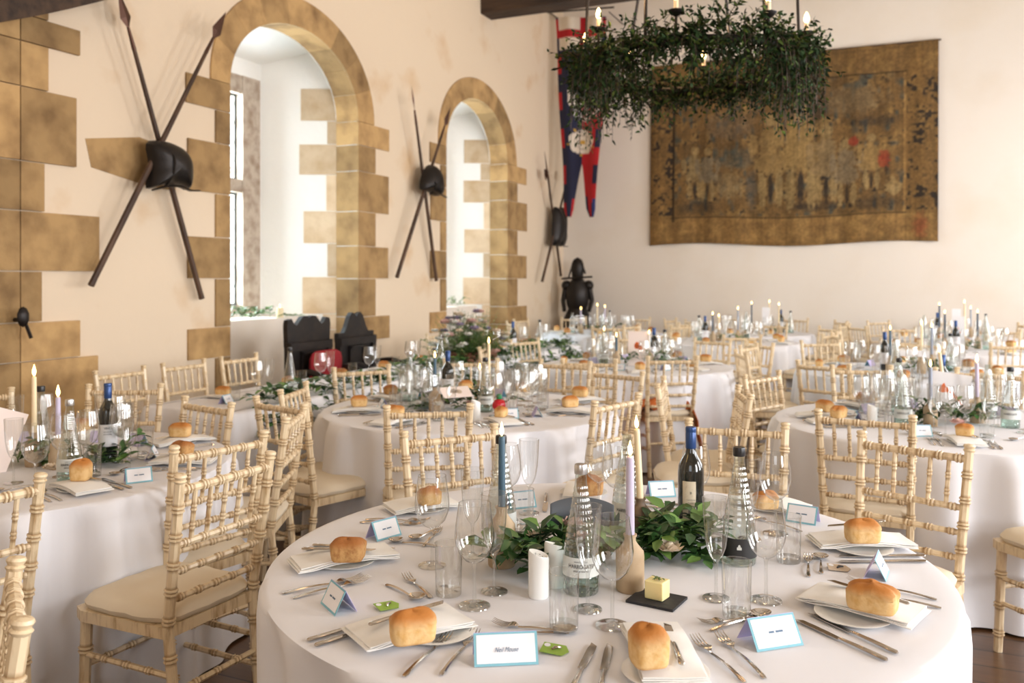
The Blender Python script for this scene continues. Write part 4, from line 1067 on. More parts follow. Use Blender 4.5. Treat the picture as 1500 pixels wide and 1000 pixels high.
def bread_kit(seed, rx, ry, h, top=1.12, dark=False, split=False):
    """tin-baked mini loaf: straight pale sides, domed brown top"""
    rn = random.Random(seed); m = MB(); n, K = 32, 14; vs = []; at = []
    lob = [rn.uniform(-.05, .05) for _ in range(6)]
    for i in range(K+1):
        t = i/K
        if t < .55:
            q = t/.55; z = h*.58*q; s_ = .93+.07*math.sin(q*PI/2*1.25); e = 4.5
            if q < .12: s_ *= .95
            cr_ = .12+.10*q+(.5 if q < .1 else 0)
        else:
            q = (t-.55)/.45; a = q*PI/2; z = h*.58+h*.42*math.sin(a); s_ = max(.02, math.cos(a))**.62
            s_ = s_*(1+.05*math.sin(min(1, q*3)*PI)) if i < K else .02; e = 4.5-2.2*q; cr_ = min(1, .30+q*1.6)
        for j in range(n):
            a = 2*PI*j/n; c, s2 = math.cos(a), math.sin(a); k = (abs(c)**e+abs(s2)**e)**(-1/e)
            w = 1+sum(lob[p]*math.sin((p+1)*a+p) for p in range(4))*(.25+.75*t)
            zz = z*(1+.05*math.sin(2*a+seed)*t)
            if split and t > .55: zz += h*.05*math.sin(6*a+seed)*math.cos((t-.55)/.45*PI/2); w *= 1+.04*math.sin(5*a)
            vs.append((c*k*rx*s_*w, s2*k*ry*s_*w, zz)); at.append(cr_)
    vs.append((0, 0, h*1.0)); at.append(1)
    fs = [tuple(reversed(range(n)))]+[(i*n+j, i*n+(j+1) % n, (i+1)*n+(j+1) % n, (i+1)*n+j) for i in range(K) for j in range(n)]+[(K*n+j, K*n+(j+1) % n, (K+1)*n) for j in range(n)]
    m.add(vs, fs); m.a['crust'] = {i: x for i, x in enumerate(at)}
    return ('bread_roll', 'bread', m.mesh('bread', 'bread_dark' if dark else 'bread'))
BR = [bread_kit(1, .045, .031, .060), bread_kit(2, .042, .032, .055, dark=True), bread_kit(3, .034, .033, .072), bread_kit(4, .052, .033, .058, split=True), bread_kit(5, .040, .034, .062, dark=True, split=True), bread_kit(6, .036, .030, .052, split=True)]
def card_kit(w=.092, h=.058, d=.03, text=None, mm='paper'):
    t = .0009; P = []
    tilt = math.atan2(d, h)
    def pan(sgn, w_, h_, off, mat_, z0=0):
        m = MB(); R_ = Matrix.Rotation(-sgn*tilt, 3, 'X') ; n = R_ @ Vector((0, -sgn, 0))
        c = [R_ @ Vector((x, 0, z)) for x, z in ((-w_/2, -h_-z0), (w_/2, -h_-z0), (w_/2, -z0), (-w_/2, -z0))]
        o = Vector((0, 0, h*math.cos(tilt)+.0008)); c = [p+o+n*off for p in c]; b = [p-n*t for p in c]
        m.add(c+b, [(0, 1, 2, 3) if sgn > 0 else (3, 2, 1, 0), (7, 6, 5, 4) if sgn > 0 else (4, 5, 6, 7)]+[(i, 4+i, 4+(i+1) % 4, (i+1) % 4) for i in range(4)])
        return m.mesh('card', mat_, False)
    sub = [('panel', pan(1, w-.010, h-.010, .0006, mm, .005))]
    if text:
        tm = text_mesh(text, .0125, 'ink_blue', shear=.5, sx=.8); R_ = Matrix.Rotation(PI/2-tilt, 3, 'X')
        for v in tm.vertices: v.co = R_ @ v.co + Vector((0, -d/2-.0012, h/2*math.cos(tilt)))
        sub.append(('lettering', tm))
    else:
        m = MB(); R_ = Matrix.Rotation(-tilt, 3, 'X'); o = Vector((0, 0, h*math.cos(tilt))); 
        for k, (a, b) in enumerate(((-.016, -.004), (.0, .017))):
            c = [R_ @ Vector((x, 0, z))+o+R_ @ Vector((0, -.0018, 0)) for x, z in ((a, -h*.52), (b, -h*.52), (b, -h*.46), (a, -h*.46))]; m.add(c, [(0, 1, 2, 3)])
        sub.append(('lettering', m.mesh('ink', 'ink_blue', False)))
    P.append(('front_panel', pan(1, w, h, 0, 'paper_teal'), sub)); P.append(('back_panel', pan(-1, w, h, 0, 'paper_lilac')))
    m = MB(); return ('place_card', 'place card', P)
CARD = card_kit(); CARD_N = card_kit(.125, .062, .034, 'Neil Mouse')
def vase_mesh(h=.135, r=.034, mm='stoneware'):
    return lat([(r*.94, 0), (r, .004), (r, h*.62), (r*.96, h*.70), (r*.55, h*.82), (r*.40, h*.88), (r*.40, h*.96), (r*.48, h*.965), (r*.48, h), (r*.34, h)], 28, mm)
VASE = ('stoneware_bottle', 'candle holder', vase_mesh()); VASE_T = ('stoneware_bottle', 'candle holder', vase_mesh(.155, .036)); VASE_D = ('stoneware_bottle', 'candle holder', vase_mesh(.13, .033, 'stoneware_dark'))
fm = MB(); fm.lathe([(.0015, 0), (.0045, .005), (.0060, .011), (.0055, .018), (.0030, .027), (.0008, .036)], 10, close=True); FLAME = fm.mesh('flame', 'flame')
wm = MB(); wm.tube([(0, 0, -.003), (0, 0, .006)], .0009, 5); WICK = wm.mesh('wick', 'wick')
def candle(x, y, z0, z1, colour, label, flame=True, lean=(0, 0), r=.0105, group=None, scale=1.0):
    L_ = max(.02, z1-z0); m = MB(); m.lathe([(r*1.05, 0), (r*1.0, .01), (r*.86, L_-.012), (r*.8, L_-.003), (r*.5, L_)], 16, close=True)
    e = tag(link('taper_candle', None, None, (x, y, z0), (lean[0], lean[1], 0)), label, 'candle', group)
    link('wax', m.mesh('wax', 'wax_'+colour), e); link('wick', WICK, e, (0, 0, L_))
    if flame: f_ = link('flame', FLAME, e, (0, 0, L_+.002)); f_.scale = (scale, scale, scale)
    return e
def face_cam(p): return math.atan2(p[1], p[0])-PI/2
TOP = TZ+.0005
def on(kit, px, py, label, group=None, rz=None, h=TOP):
    p = G(px, py, TZ); return make(kit, (p.x, p.y, h), face_cam(p) if rz is None else rz, label, group)
def put(kit, x, y, label, group=None, rz=0.0, h=TOP): return make(kit, (x, y, h), rz, label, group)
def cut(kind, pa, pb, label, group, h=TOP+.0005):
    """laid from the handle end towards the tip"""
    a, b = G(*pa, TZ), G(*pb, TZ); kit, L_ = CUT[kind]; d = (b-a).normalized(); c = (a+b)/2-d*L_/2
    return make(kit, (c.x, c.y, h), math.atan2(d.y, d.x), label, group)
# ------------------------------------------------------------------ foliage
def garland(name, pts, n, ln, label, spread=.06, height=.09, mats=('leaf_a', 'leaf_b', 'leaf_c'), flowers=(), seed=1, over=None, cat='garland', z=TZ, group=None, wl=.5):
    rn = random.Random(seed); st = MB(); lf = MB(); P = [Vector((p[0], p[1], z)) for p in pts]
    seg = [(P[i+1]-P[i]).length for i in range(len(P)-1)]; tot = sum(seg)
    def at(s):
        for i, q in enumerate(seg):
            if s <= q or i == len(seg)-1: return P[i]+(P[i+1]-P[i])*min(1, s/q), (P[i+1]-P[i]).normalized()
            s -= q
    k = max(1, n//9)
    for _ in range(k):
        b, d = at(rn.random()*tot); sd = Vector((-d.y, d.x, 0)); a = rn.uniform(0, 2*PI)
        dr = (d*math.cos(a)+sd*math.sin(a)); b = b+sd*rn.uniform(-.3, .3)*spread
        b.z = z+.008+rn.random()*height*.35
        L_ = spread*rn.uniform(.8, 1.7); up = rn.uniform(.0, 1.1)
        q = [b]
        for i in range(1, 6):
            t = i/5; p = b+dr*L_*t; p.z = b.z+height*up*math.sin(t*2.0)*.9; 
            if over and over(p): p.z = z-.05*t-.03*rn.random()-(.06*t)
            else: p.z = max(p.z, z+.006)
            q.append(p)
        st.tube(q, [.0016]*5+[.0008], 4, cap=False)
        for i in range(9):
            t = (i+.6)/9; j = min(4, int(t*5)); p = q[j]+(q[j+1]-q[j])*(t*5-j); dd = (q[j+1]-q[j]).normalized()
            s2 = Vector((-dd.y, dd.x, 0)); s2 = s2.normalized() if s2.length > .01 else Vector((1, 0, 0))
            ld = dd*.6+s2*(1 if i % 2 else -1)*rn.uniform(.6, 1.1)+Vector((0, 0, rn.uniform(-.25, .6)))
            if i == 8: ld = dd
            if p.z < z+.015 and ld.z < 0 and not over: ld.z = .05
            lf.leaf(p, ld, (rn.uniform(-.4, .4), rn.uniform(-.4, .4), 1), ln*rn.uniform(.7, 1.2), ln*wl*rn.uniform(.8, 1.1), rn.choice(range(len(mats))), curl=rn.uniform(.0, .25))
    e = tag(link(name, None), label, cat, group); link('stems', st.mesh('stems', mats[0]), e); o = link('leaves', lf.mesh('leaves', list(mats)), e)
    for (x, y, h, r, mm) in flowers: link('flower', rose_mesh(r, mm, rn), e, (x, y, h))
    return e
def rose_mesh(r, mm, rn):
    m = MB(); m.ball((0, 0, 0), r*.6, 8, sc=(1, 1, .9))
    for ring, k, tl in ((.55, 5, 1.1), (.8, 6, .75), (1.0, 7, .4)):
        for i in range(k):
            a = 2*PI*(i+rn.random()*.4)/k; d = Vector((math.cos(a), math.sin(a), 0)); b = d*r*ring*.5+Vector((0, 0, -r*.4))
            m.leaf(b, d*.55+Vector((0, 0, tl)), (d.x, d.y, .1), r*1.25, r*1.15, 0, curl=-.15)
    return m.mesh('flower', mm)

# ------------------------------------------------------------------ front table, laid item by item
FT = 'the front table'
GC = {k: k+' on the front table' for k in ('forks', 'knives', 'spoons', 'napkins', 'bread rolls', 'wine glasses', 'flutes', 'tumblers', 'place cards', 'side plates')}
def place(nap, plate, bread, kinds, phrase, nk=0, br_rz=0.0):
    """nap: picture ends of the napkin strip, bread: picture point of its base"""
    a, b = G(*nap[0]), G(*nap[1]); d = b-a; c = (a+b)/2; rz = math.atan2(d.y, d.x)
    if plate: p = G(*plate); put(PLATE, p.x, p.y, 'white side plate under the napkin '+phrase, GC['side plates'])
    else: put(PLATE, c.x, c.y, 'white side plate under the napkin '+phrase, GC['side plates'])
    put(NAPS[nk], c.x, c.y, 'folded white napkin '+phrase, GC['napkins'], rz, TOP+.0095)
    p = G(bread[0], bread[1]+8); p = G(*bread, TZ+.035)
    put(BR[kinds], p.x, p.y, ['golden tin-shaped', 'dark crusted', 'tall upright', 'split-topped golden', 'dark split-topped', 'small knobbly'][kinds]+' bread roll '+phrase, GC['bread rolls'], br_rz+YAW, TOP+.0365)
def knife_on(a, b, phrase): cut('bknife', a, b, 'steel butter knife beside the bread roll '+phrase, GC['knives'], TOP+.0368)
q = 'at the left of '+FT; place(((420, 838), (585, 812)), None, (510, 820), 1, q, 0, .05); knife_on((432, 826), (560, 828), q)
cut('fork', (398, 874), (545, 845), 'outer steel fork with tines by the napkin edge '+q, GC['forks']); cut('fork', (412, 882), (556, 846), 'inner steel fork pointing to the tumbler '+q, GC['forks'])
cut('knife', (438, 806), (580, 812), 'outer steel knife half behind the dark roll '+q, GC['knives']); cut('knife', (446, 800), (590, 806), 'inner steel knife behind the dark roll '+q, GC['knives'])
cut('tspoon', (628, 800), (582, 795), 'steel dessert spoon beside the tent card '+q, GC['spoons'])
q = 'at the near left of '+FT; place(((500, 952), (690, 905)), (640, 928), (604, 938), 0, q, 1, .35); knife_on((528, 948), (662, 904), q)
cut('knife', (440, 944), (598, 896), 'outer steel knife beyond the napkin '+q, GC['knives']); cut('knife', (450, 952), (610, 902), 'inner steel knife against the napkin '+q, GC['knives'])
cut('fork', (583, 1000), (664, 926), 'outer steel fork pointing up '+q, GC['forks']); cut('fork', (634, 1004), (706, 918), 'inner steel fork nearer the bordered name card '+q, GC['forks'])
cut('dfork', (643, 886), (585, 838), 'short dessert fork in front of the tumbler '+q, GC['forks']); cut('tspoon', (563, 856), (622, 884), 'dessert spoon next to the green tag '+q, GC['spoons'])
q = 'at the near side of '+FT; place(((948, 922), (990, 1012)), (975, 990), (950, 972), 2, q, 0, .2)
cut('bknife', (1002, 1008), (974, 930), 'steel butter knife lying right of the tall bread roll', GC['knives'], TOP+.030)
cut('knife', (836, 1016), (868, 950), 'steel knife with blade up by the green tag', GC['knives']); cut('knife', (878, 1018), (892, 952), 'steel knife between the napkin and another knife', GC['knives'])
cut('dfork', (842, 930), (714, 914), 'dessert fork above the bordered name card', GC['forks']); cut('spoon', (714, 932), (852, 926), 'dessert spoon directly above the bordered name card', GC['spoons'])
cut('fork', (1092, 1002), (1016, 936), 'steel fork just right of the tall bread roll napkin', GC['forks']); cut('fork', (1128, 1002), (1046, 926), 'steel fork nearest the pale tent card on the right', GC['forks'])
q = 'at the near right of '+FT; place(((1165, 870), (1368, 920)), (1250, 905), (1278, 893), 3, q, 1, -.6); knife_on((1338, 914), (1208, 872), q)
cut('knife', (1308, 974), (1160, 906), 'outer steel knife across the cloth '+q, GC['knives']); cut('knife', (1320, 962), (1182, 898), 'inner steel knife below the napkin '+q, GC['knives'])
cut('spoon', (1018, 932), (1146, 894), 'large steel spoon behind the pale tent card '+q, GC['spoons']); cut('dfork', (1132, 904), (1018, 916), 'dessert fork crossing the large spoon '+q, GC['forks'])
cut('fork', (1382, 882), (1232, 850), 'outer steel fork behind the split roll '+q, GC['forks']); cut('fork', (1378, 892), (1240, 868), 'inner steel fork behind the split roll '+q, GC['forks'])
q = 'at the right of '+FT; place(((1180, 800), (1345, 800)), (1262, 806), (1263, 793), 0, q, 0, .0); knife_on((1308, 782), (1198, 792), q)
cut('knife', (1366, 824), (1218, 824), 'outer steel knife in front of the napkin '+q, GC['knives']); cut('knife', (1358, 816), (1224, 816), 'inner steel knife in front of the napkin '+q, GC['knives'])
cut('tspoon', (1203, 852), (1202, 806), 'small steel spoon standing out on the cloth '+q, GC['spoons']); cut('dfork', (1184, 850), (1184, 812), 'small steel fork beside the spoon '+q, GC['forks'])
q = 'at the far left of '+FT; place(((588, 750), (650, 742)), None, (629, 738), 5, q, 2, .5)
cut('fork', (528, 766), (622, 770), 'outer steel fork '+q, GC['forks']); cut('fork', (540, 762), (626, 764), 'inner steel fork '+q, GC['forks'])
cut('tspoon', (652, 772), (596, 796), 'dessert spoon behind the tent card '+q, GC['spoons']); cut('dfork', (610, 812), (652, 768), 'dessert fork behind the tall tumbler '+q, GC['forks'])
q = 'at the far side of '+FT; place(((852, 738), (858, 712)), None, (864, 724), 4, q, 2, .3)
cut('knife', (800, 724), (798, 752), 'steel knife beside the dark split roll '+q, GC['knives']); cut('fork', (918, 722), (930, 748), 'steel fork right of the dark split roll '+q, GC['forks'])
q = 'at the far right of '+FT; place(((1100, 738), (1165, 752)), None, (1122, 744), 5, q, 2, .1)
cut('knife', (944, 744), (1005, 748), 'steel knife left of the wine bottle '+q, GC['knives']); cut('knife', (946, 738), (1002, 741), 'second steel knife left of the wine bottle '+q, GC['knives'])
cut('fork', (1162, 776), (1108, 760), 'steel fork behind the black-capped bottle '+q, GC['forks'])
def card_px_(kit, px, py, ang, label, h=TOP):
    p = G(px, py); return make(kit, (p.x, p.y, h), math.radians(ang)+YAW+PI/2, label, GC['place cards'])
card_px_(CARD, 562, 786, -42, 'teal-edged tent card behind the dark roll, face turned right')
card_px_(CARD, 496, 890, 212, 'teal-edged tent card at the left, showing its lilac inside')
card_px_(CARD_N, 740, 966, -84, 'wide teal-bordered card with a handwritten name facing the camera')
card_px_(card_kit(.11, .066, .045), 1128, 940, -72, 'pale blue-white tent card beside the green tag at the near right')
card_px_(CARD, 1284, 842, -28, 'tent card standing between the split roll and the steel knives')
card_px_(CARD, 1176, 764, 235, 'teal-bordered tent card behind the stemless tumbler at the right')
card_px_(CARD_N if False else CARD, 968, 726, -80, 'teal-bordered card just left of the dark wine bottle')
card_px_(CARD, 763, 742, -70, 'teal-bordered card behind the tall flute and garland')
def tagm(px, py, ang, mm, label):
    m = MB(); m.prism([(-.026, -.019), (.02, -.019), (.03, 0), (.02, .019), (-.026, .019)], (0, 0, 0), (1, 0, 0), (0, 1, 0), .0016)
    p = G(px, py); o = tag(link('seed_packet', m.mesh('packet', mm, False), None, (p.x, p.y, TOP+.004), (.10, .06, math.radians(ang)+YAW)), label, 'packet', 'small packets on the front table')
    b = MB(); b.lathe([(.0065, .0017), (.0065, .0023)], 12, close=True, c=(-.017, .009, 0)); link('sticker', b.mesh('sticker', 'paper', False), o)
    b = MB(); b.tube([(-.004, -.006, .003), (.004, .0, .006), (.012, .007, .003)], .0024, 5); b.ball((.002, .0, .005), .0045, 6, sc=(1, .6, .7)); link('charm', b.mesh('charm', 'steel' if 'green' in mm else 'ink'), o)
tagm(812, 954, -18, 'tag_green', 'bright green paper packet with a small charm by the name card')
tagm(567, 890, 35, 'tag_green', 'green picture packet left of the near left bread roll')
tagm(1115, 916, 10, 'tag_green', 'green packet peeping out behind the pale tent card')
tagm(1228, 834, -12, 'tag_tan', 'beige printed packet in front of the steel knives')
for (kit, px, py, lb, g_) in (
    (WINE, 633, 829, 'wine glass in front of the small knobbly roll', 'wine glasses'), (TUMB, 657, 870, 'tall tumbler standing left of the wine glasses', 'tumblers'),
    (WINE, 695, 888, 'wine glass nearest the left bread, big bowl before the garland', 'wine glasses'), (FLUTE, 724, 867, 'glass flute overlapping the blue candle', 'flutes'),
    (FLUTE, 692, 815, 'glass flute behind the left wine glasses', 'flutes'), (FLUTE, 775, 752, 'glass flute standing in front of the far cloth', 'flutes'),
    (FLUTE, 861, 893, 'glass flute in front of the labelled water bottle', 'flutes'), (WINE, 897, 917, 'wine glass in front of the lilac candle', 'wine glasses'),
    (TUMB, 826, 920, 'tumbler in front of the white cruet', 'tumblers'), (FLUTE, 1049, 877, 'tulip flute left of the black-labelled bottle', 'flutes'),
    (TUMB, 1079, 902, 'tumbler in front of the black-labelled bottle', 'tumblers'), (WINE, 1122, 880, 'wine glass right of the black-labelled bottle', 'wine glasses'),
    (TUMB, 1155, 822, 'tumbler at the right beside the spoon', 'tumblers'), (WINE, 1136, 782, 'wine glass behind the right wine glass', 'wine glasses'),
    (WINE, 1019, 762, 'wine glass partly hidden by the dark wine bottle', 'wine glasses'), (FLUTE, 1098, 790, 'flute between the black-capped bottle and far wine glass', 'flutes'),
    (TUMB, 1047, 790, 'tumbler just right of the dark wine bottle', 'tumblers'), (WINE, 877, 752, 'wine glass in front of the dark split roll', 'wine glasses'),
    (WINE, 903, 762, 'wine glass touching the cream candle bottle', 'wine glasses'), (TUMB, 766, 776, 'tumbler beneath the tall far flute', 'tumblers'),
    (TUMB, 722, 806, 'tumbler behind the blue candle holder', 'tumblers'), (WINE, 742, 762, 'wine glass behind the black-capped bottle and blue candle', 'wine glasses')):
    on(kit, px, py, lb, GC[g_])
on(WATER_S, 851, 866, 'water bottle with silver cap and lettered label in the garland', 'water bottles on the front table')
on(WATER_B, 1083, 824, 'water bottle with black cap and black crest label', 'water bottles on the front table')
on(WATER_K, 734, 795, 'water bottle with black cap behind the blue candle', 'water bottles on the front table')
on(WATER_N, 918, 778, 'uncapped water bottle behind the lilac candle', 'water bottles on the front table')
on(RED_B, 1012, 784, 'dark red wine bottle with navy capsule and cream back label', 'wine bottles')
def candle_in(kit, vh, px, py, flame_y, colour, lab_c, lab_v, grp_, lean=(0, 0), r=.0105, scale=1.0, flame=True, h=TOP):
    p = G(px, py); v = make(kit, (p.x, p.y, h), 0, lab_v, grp_); z = -p.x*SY+p.y*CY
    top = CH-(flame_y-HOR)/F*z
    return candle(p.x, p.y, h+vh-.012, top, colour, lab_c, flame, lean, r, scale=scale)
VG = 'stoneware candle bottles on the front table'
candle_in(VASE_T, .155, 735, 828, 639, 'blue', 'deep blue taper candle burning on the front table', 'tan stoneware bottle holding the blue candle', VG, r=.0098)
candle_in(VASE, .135, 923, 864, 668, 'lilac', 'lilac taper candle burning on the front table', 'tan stoneware bottle holding the lilac candle', VG, r=.0108)
candle_in(VASE_D, .13, 938, 796, 628, 'cream', 'cream taper candle burning just behind the lilac one', 'darker stoneware bottle behind the lilac candle', VG, r=.0098, lean=(0, -.05))
# white slanted salt and pepper pots
m = MB(); n = 28; vs = []
for (s_, z, sl) in ((.93, 0, 0), (1, .004, 0), (1, .098, .32), (.93, .103, .32), (.70, .097, .34)):
    for j in range(n):
        a = 2*PI*j/n; x, y = .0245*s_*math.cos(a), .0245*s_*math.sin(a); vs.append((x, y, z-sl*x*(1.0 if z > .05 else 0)*1.0))
m.add(vs, [tuple(reversed(range(n)))]+[(i*n+j, i*n+(j+1) % n, (i+1)*n+(j+1) % n, (i+1)*n+j) for i in range(4) for j in range(n)]+[tuple(4*n+j for j in range(n))])
hm = MB()
for i in range(5): a = i*1.25; hm.lathe([(.0016, .0975-.003*math.cos(a)*3*.32+.0006), (.0016, .0980-.003*math.cos(a)*3*.32+.0006)], 8, c=(.009*math.cos(a), .009*math.sin(a), 0), close=True)
POT = ('salt_pot', 'salt pot', [('body', m.mesh('pot', 'ceramic')), ('sprinkle_holes', hm.mesh('holes', 'ink', False))])
on(POT, 789, 874, 'white slanted ceramic salt pot on the garland edge', 'salt and pepper pots on the front table'); on(POT, 812, 858, 'white slanted ceramic pepper pot half behind the salt pot', 'salt and pepper pots on the front table', rz=.6+YAW)
# slate tile with a cube of butter
p = G(962, 880); m = MB(); m.box((0, 0, .003), (.115, .095, .006)); sl = tag(link('slate_tile', m.mesh('slate', 'slate', False), None, (p.x, p.y, TOP), (0, 0, YAW-.55)), 'small black slate tile under the butter', 'slate')
m = MB(); m.box((0, 0, .021), (.046, .040, .042)); o = link('butter', m.mesh('butter', 'butter', False), None, (p.x, p.y+.004, TOP+.0065), (0, 0, YAW-.62)); tag(o, 'pale yellow cube of butter standing on the black slate', 'butter'); md = o.modifiers.new('b', 'BEVEL'); md.width = .0025; md.segments = 2
m = MB(); rn = random.Random(4)
m.tube([(-.008, .004, .043), (0, 0, .047), (.012, -.004, .0455)], .0012, 5)
for i in range(12): a = rn.uniform(0, 6.28); m.leaf((rn.uniform(-.008, .012), rn.uniform(-.006, .006), .045), (math.cos(a), math.sin(a), .25), (0, 0, 1), .014, .005)
link('herb_sprig', m.mesh('herb', 'leaf_b'), o)
# grey curled table-name card behind the bottle
p = G(858, 812); m = MB(); vs = []
for i in range(25):
    t = i/24*2-1
    for z in (0, .066):
        ang = t*.95; vs.append((.085*math.sin(ang)*1.25, .05*math.cos(ang)*.8+(.010 if z else 0), .030+z+.024*math.cos(ang*1.3)))
m.add(vs, [(2*i, 2*i+2, 2*i+3, 2*i+1) for i in range(24)])
o = tag(link('table_name_card', m.mesh('card', 'paper_grey'), None, (p.x, p.y-.03, TOP+.030), (0, 0, face_cam(p))), 'dark grey curved table card standing in the garland behind bottles', 'card')
o.modifiers.new('t', 'SOLIDIFY').thickness = .0012
tm = text_mesh('chickadee'[:5]+'s', .028, 'paper', shear=.4, sx=.8)
R_ = Matrix.Rotation(PI/2, 3, 'X')
for v in tm.vertices: v.co = R_ @ v.co + Vector((.052, .008, .085))
bpy.data.meshes.remove(tm)
# garland of glossy leaves across the middle
gp = [G(728, 846), G(800, 836), G(880, 816), G(985, 818), G(1030, 806)]
garland('garland', gp, 640, .060, 'glossy green leaf garland with roses along the middle of the front table', spread=.075, height=.085, seed=3,
        flowers=[(*G(838, 790, .80).xy, .845, .022, 'petal_pink'), (*G(981, 800, .80).xy, .80, .024, 'petal_cream'), (*G(785, 790, .82).xy, .835, .018, 'petal_cream'), (*G(978, 770, .78).xy, .80, .018, 'petal_white'), (*G(852, 806, .80).xy, .838, .015, 'petal_pink')])

# ------------------------------------------------------------------ the other tables
SP = {'T0': 'the stone pier table', 'T2': 'the middle table', 'T3': 'the fox card table', 'T4': 'the orange scarf table', 'T5': 'the table behind the fox card',
      'T6': 'the dark wine bottle far table', 'T7': 'the rearmost tapestry table', 'T8': 'the armour corner table', 'T9': 'the two tall cards table', 'TA': 'the rearmost right table'}
POS = ['right', 'far right', 'far side', 'far left', 'left', 'near left', 'near side', 'near right']
USED = {}
def visible(x, y, m=15):
    p = px_of((x, y, TZ)); return -m < p[0] < 1500+m and p[1] < 1010
def setting(k, deg, r=None, lvl=2, kind=0, card_off=None):
    (cx, cy), R, _ = TAB[k]; a = math.radians(deg)+YAW; u = Vector((math.cos(a), math.sin(a))); n = -u; rt = Vector((n.y, -n.x)); c = Vector((cx, cy))
    r = r or R-.17
    pos = POS[int(((deg+22.5) % 360)//45)]; key = (k, pos); USED[key] = USED.get(key, 0)+1
    if USED[key] > 1: pos = 'second '+pos
    ph = ('on the ' if 'side' in pos else 'at the ')+pos+' of '+SP[k]; gr = ' on '+SP[k]; rz = math.atan2(n.y, n.x)
    P = lambda rr, off: c+u*rr+rt*off
    rnd = random.Random(int(deg)*31+len(k)*7+ord(k[1]))
    def pt(kit, rr, off, label, g_, z=TOP, drz=0.0):
        p = P(rr, off)
        if visible(p.x, p.y): make(kit, (p.x, p.y, z), rz+drz, label+' '+ph, g_+gr)
    if lvl >= 3: pt(PLATE, r-.01, .01, 'white side plate', 'side plates')
    pt(NAPS[kind % 3], r, 0, 'folded white napkin', 'napkins', TOP+(.0095 if lvl >= 3 else .0005), rnd.uniform(-.15, .15))
    pt(BR[kind], r-.01, rnd.uniform(-.02, .02), ['golden', 'dark', 'tall', 'split-topped', 'dark split-topped', 'small knobbly'][kind]+' bread roll', 'bread rolls', TOP+(.0365 if lvl >= 3 else .026), rnd.uniform(0, 3))
    if lvl >= 2:
        pt(CUT['fork'][0], r+.10, -.105, 'outer steel fork', 'forks'); pt(CUT['knife'][0], r+.11, .10, 'outer steel knife', 'knives')
    if lvl >= 3:
        pt(CUT['fork'][0], r+.09, -.135, 'inner steel fork', 'forks'); pt(CUT['knife'][0], r+.11, .130, 'inner steel knife', 'knives')
        pt(CUT['bknife'][0], r+.06, .045, 'butter knife', 'knives', TOP+.0362, .3); pt(CUT['tspoon'][0], r-.20, -.07, 'dessert spoon', 'spoons', TOP, PI/2)
    if lvl >= 2: pt(CARD, r-.16 if card_off is None else r+.02, card_off or (-.16 if rnd.random() < .5 else .10), 'small tent card', 'place cards', TOP, -PI/2+rnd.uniform(-.4, .4))
    w, f, t = (WINE, FLUTE, TUMB) if lvl >= 3 else (WINE2, FLUTE2, TUMB2)
    pt(w, r-.26+rnd.uniform(-.02, .02), .05, 'wine glass', 'wine glasses'); pt(f, r-.30+rnd.uniform(-.02, .02), .15, 'champagne flute', 'flutes')
    if lvl >= 2: pt(t, r-.20, .13, 'tumbler', 'tumblers')
def bread_deg(k, px, py):
    (cx, cy), R, _ = TAB[k]; p = G(px, py, TZ+.03); d = Vector((p.x-cx, p.y-cy)); return math.degrees(math.atan2(d.y, d.x)-YAW) % 360, min(R-.12, max(R-.27, d.length))
def by_bread(k, lst, lvl):
    for (px, py, kind) in lst:
        d, r = bread_deg(k, px, py); setting(k, d, r, lvl, kind, .20 if px == 118 else None)
by_bread('T2', [(523, 596, 0), (569, 578, 1), (578, 612, 3), (736, 612, 5), (838, 597, 0), (857, 581, 0)], 3)
for d, kd in ((95, 0), (60, 3)): setting('T2', d, None, 2, kd)
by_bread('T0', [(118, 706, 2), (270, 668, 1), (266, 640, 0)], 3)
for d, kd in ((95, 3), (135, 0), (178, 0)): setting('T0', d, None, 2, kd)
by_bread('T3', [(1205, 604, 0), (1236, 612, 3), (1413, 640, 5), (1262, 590, 1)], 3)
for d, kd in ((100, 0), (60, 0), (15, 3)): setting('T3', d, None, 2, kd)
setting('T3', 302, None, 3, 0)
by_bread('T4', [(824, 531, 0), (859, 524, 1), (857, 538, 4), (938, 540, 3), (1010, 536, 1), (1034, 528, 0), (1003, 520, 1)], 2)
setting('T4', 110, None, 2, 0)
for d, kd in ((160, 0), (205, 3), (245, 1), (292, 0), (330, 0), (20, 4), (70, 0), (115, 3)): setting('T5', d, None, 2, kd)
for k, off in (('T6', 10), ('T8', 35), ('T9', 15), ('T7', 25), ('TA', 30)):
    for i in range(8 if k in ('T6', 'T9', 'T8') else 6):
        d = off+45*i if k in ('T6', 'T9', 'T8') else off+50*i
        setting(k, d, None, 1, (i*2+ord(k[1])) % 6)
# bottles, candles, cards and greenery in the middle of each table, from the picture columns
def zc(k, dz=0): (cx, cy), R, _ = TAB[k]; return -cx*SY+cy*CY+dz
def mid(kit, k, px, dz, label, g_): p = W(px, zc(k, dz)); return make(kit, (p.x, p.y, TOP), face_cam(p), label, g_)
def mid_candle(k, px, dz, fy, colour, lab, kit=VASE, vh=.135, scale=1.0, r=.0105, lean=(0, 0)):
    z = zc(k, dz); p = W(px, z); make(kit, (p.x, p.y, TOP), 0, 'stoneware bottle under the '+lab, 'candle bottles on '+SP[k])
    top = CH-(fy-HOR)/F*z; candle(p.x, p.y, TOP+vh-.012, max(top, TOP+vh+.06), colour, lab, True, lean, r, 'taper candles on '+SP[k], scale)
B_ = 'water bottles'; w0 = 'dark red wine bottle with navy capsule '
mid_candle('T0', 50, .0, 551, 'cream', 'tall cream taper candle at the left of the stone pier table', scale=1.25)
mid_candle('T0', 85, -.05, 581, 'lilac', 'lilac taper candle beside the lettered bottle on the stone pier table', scale=1.25)
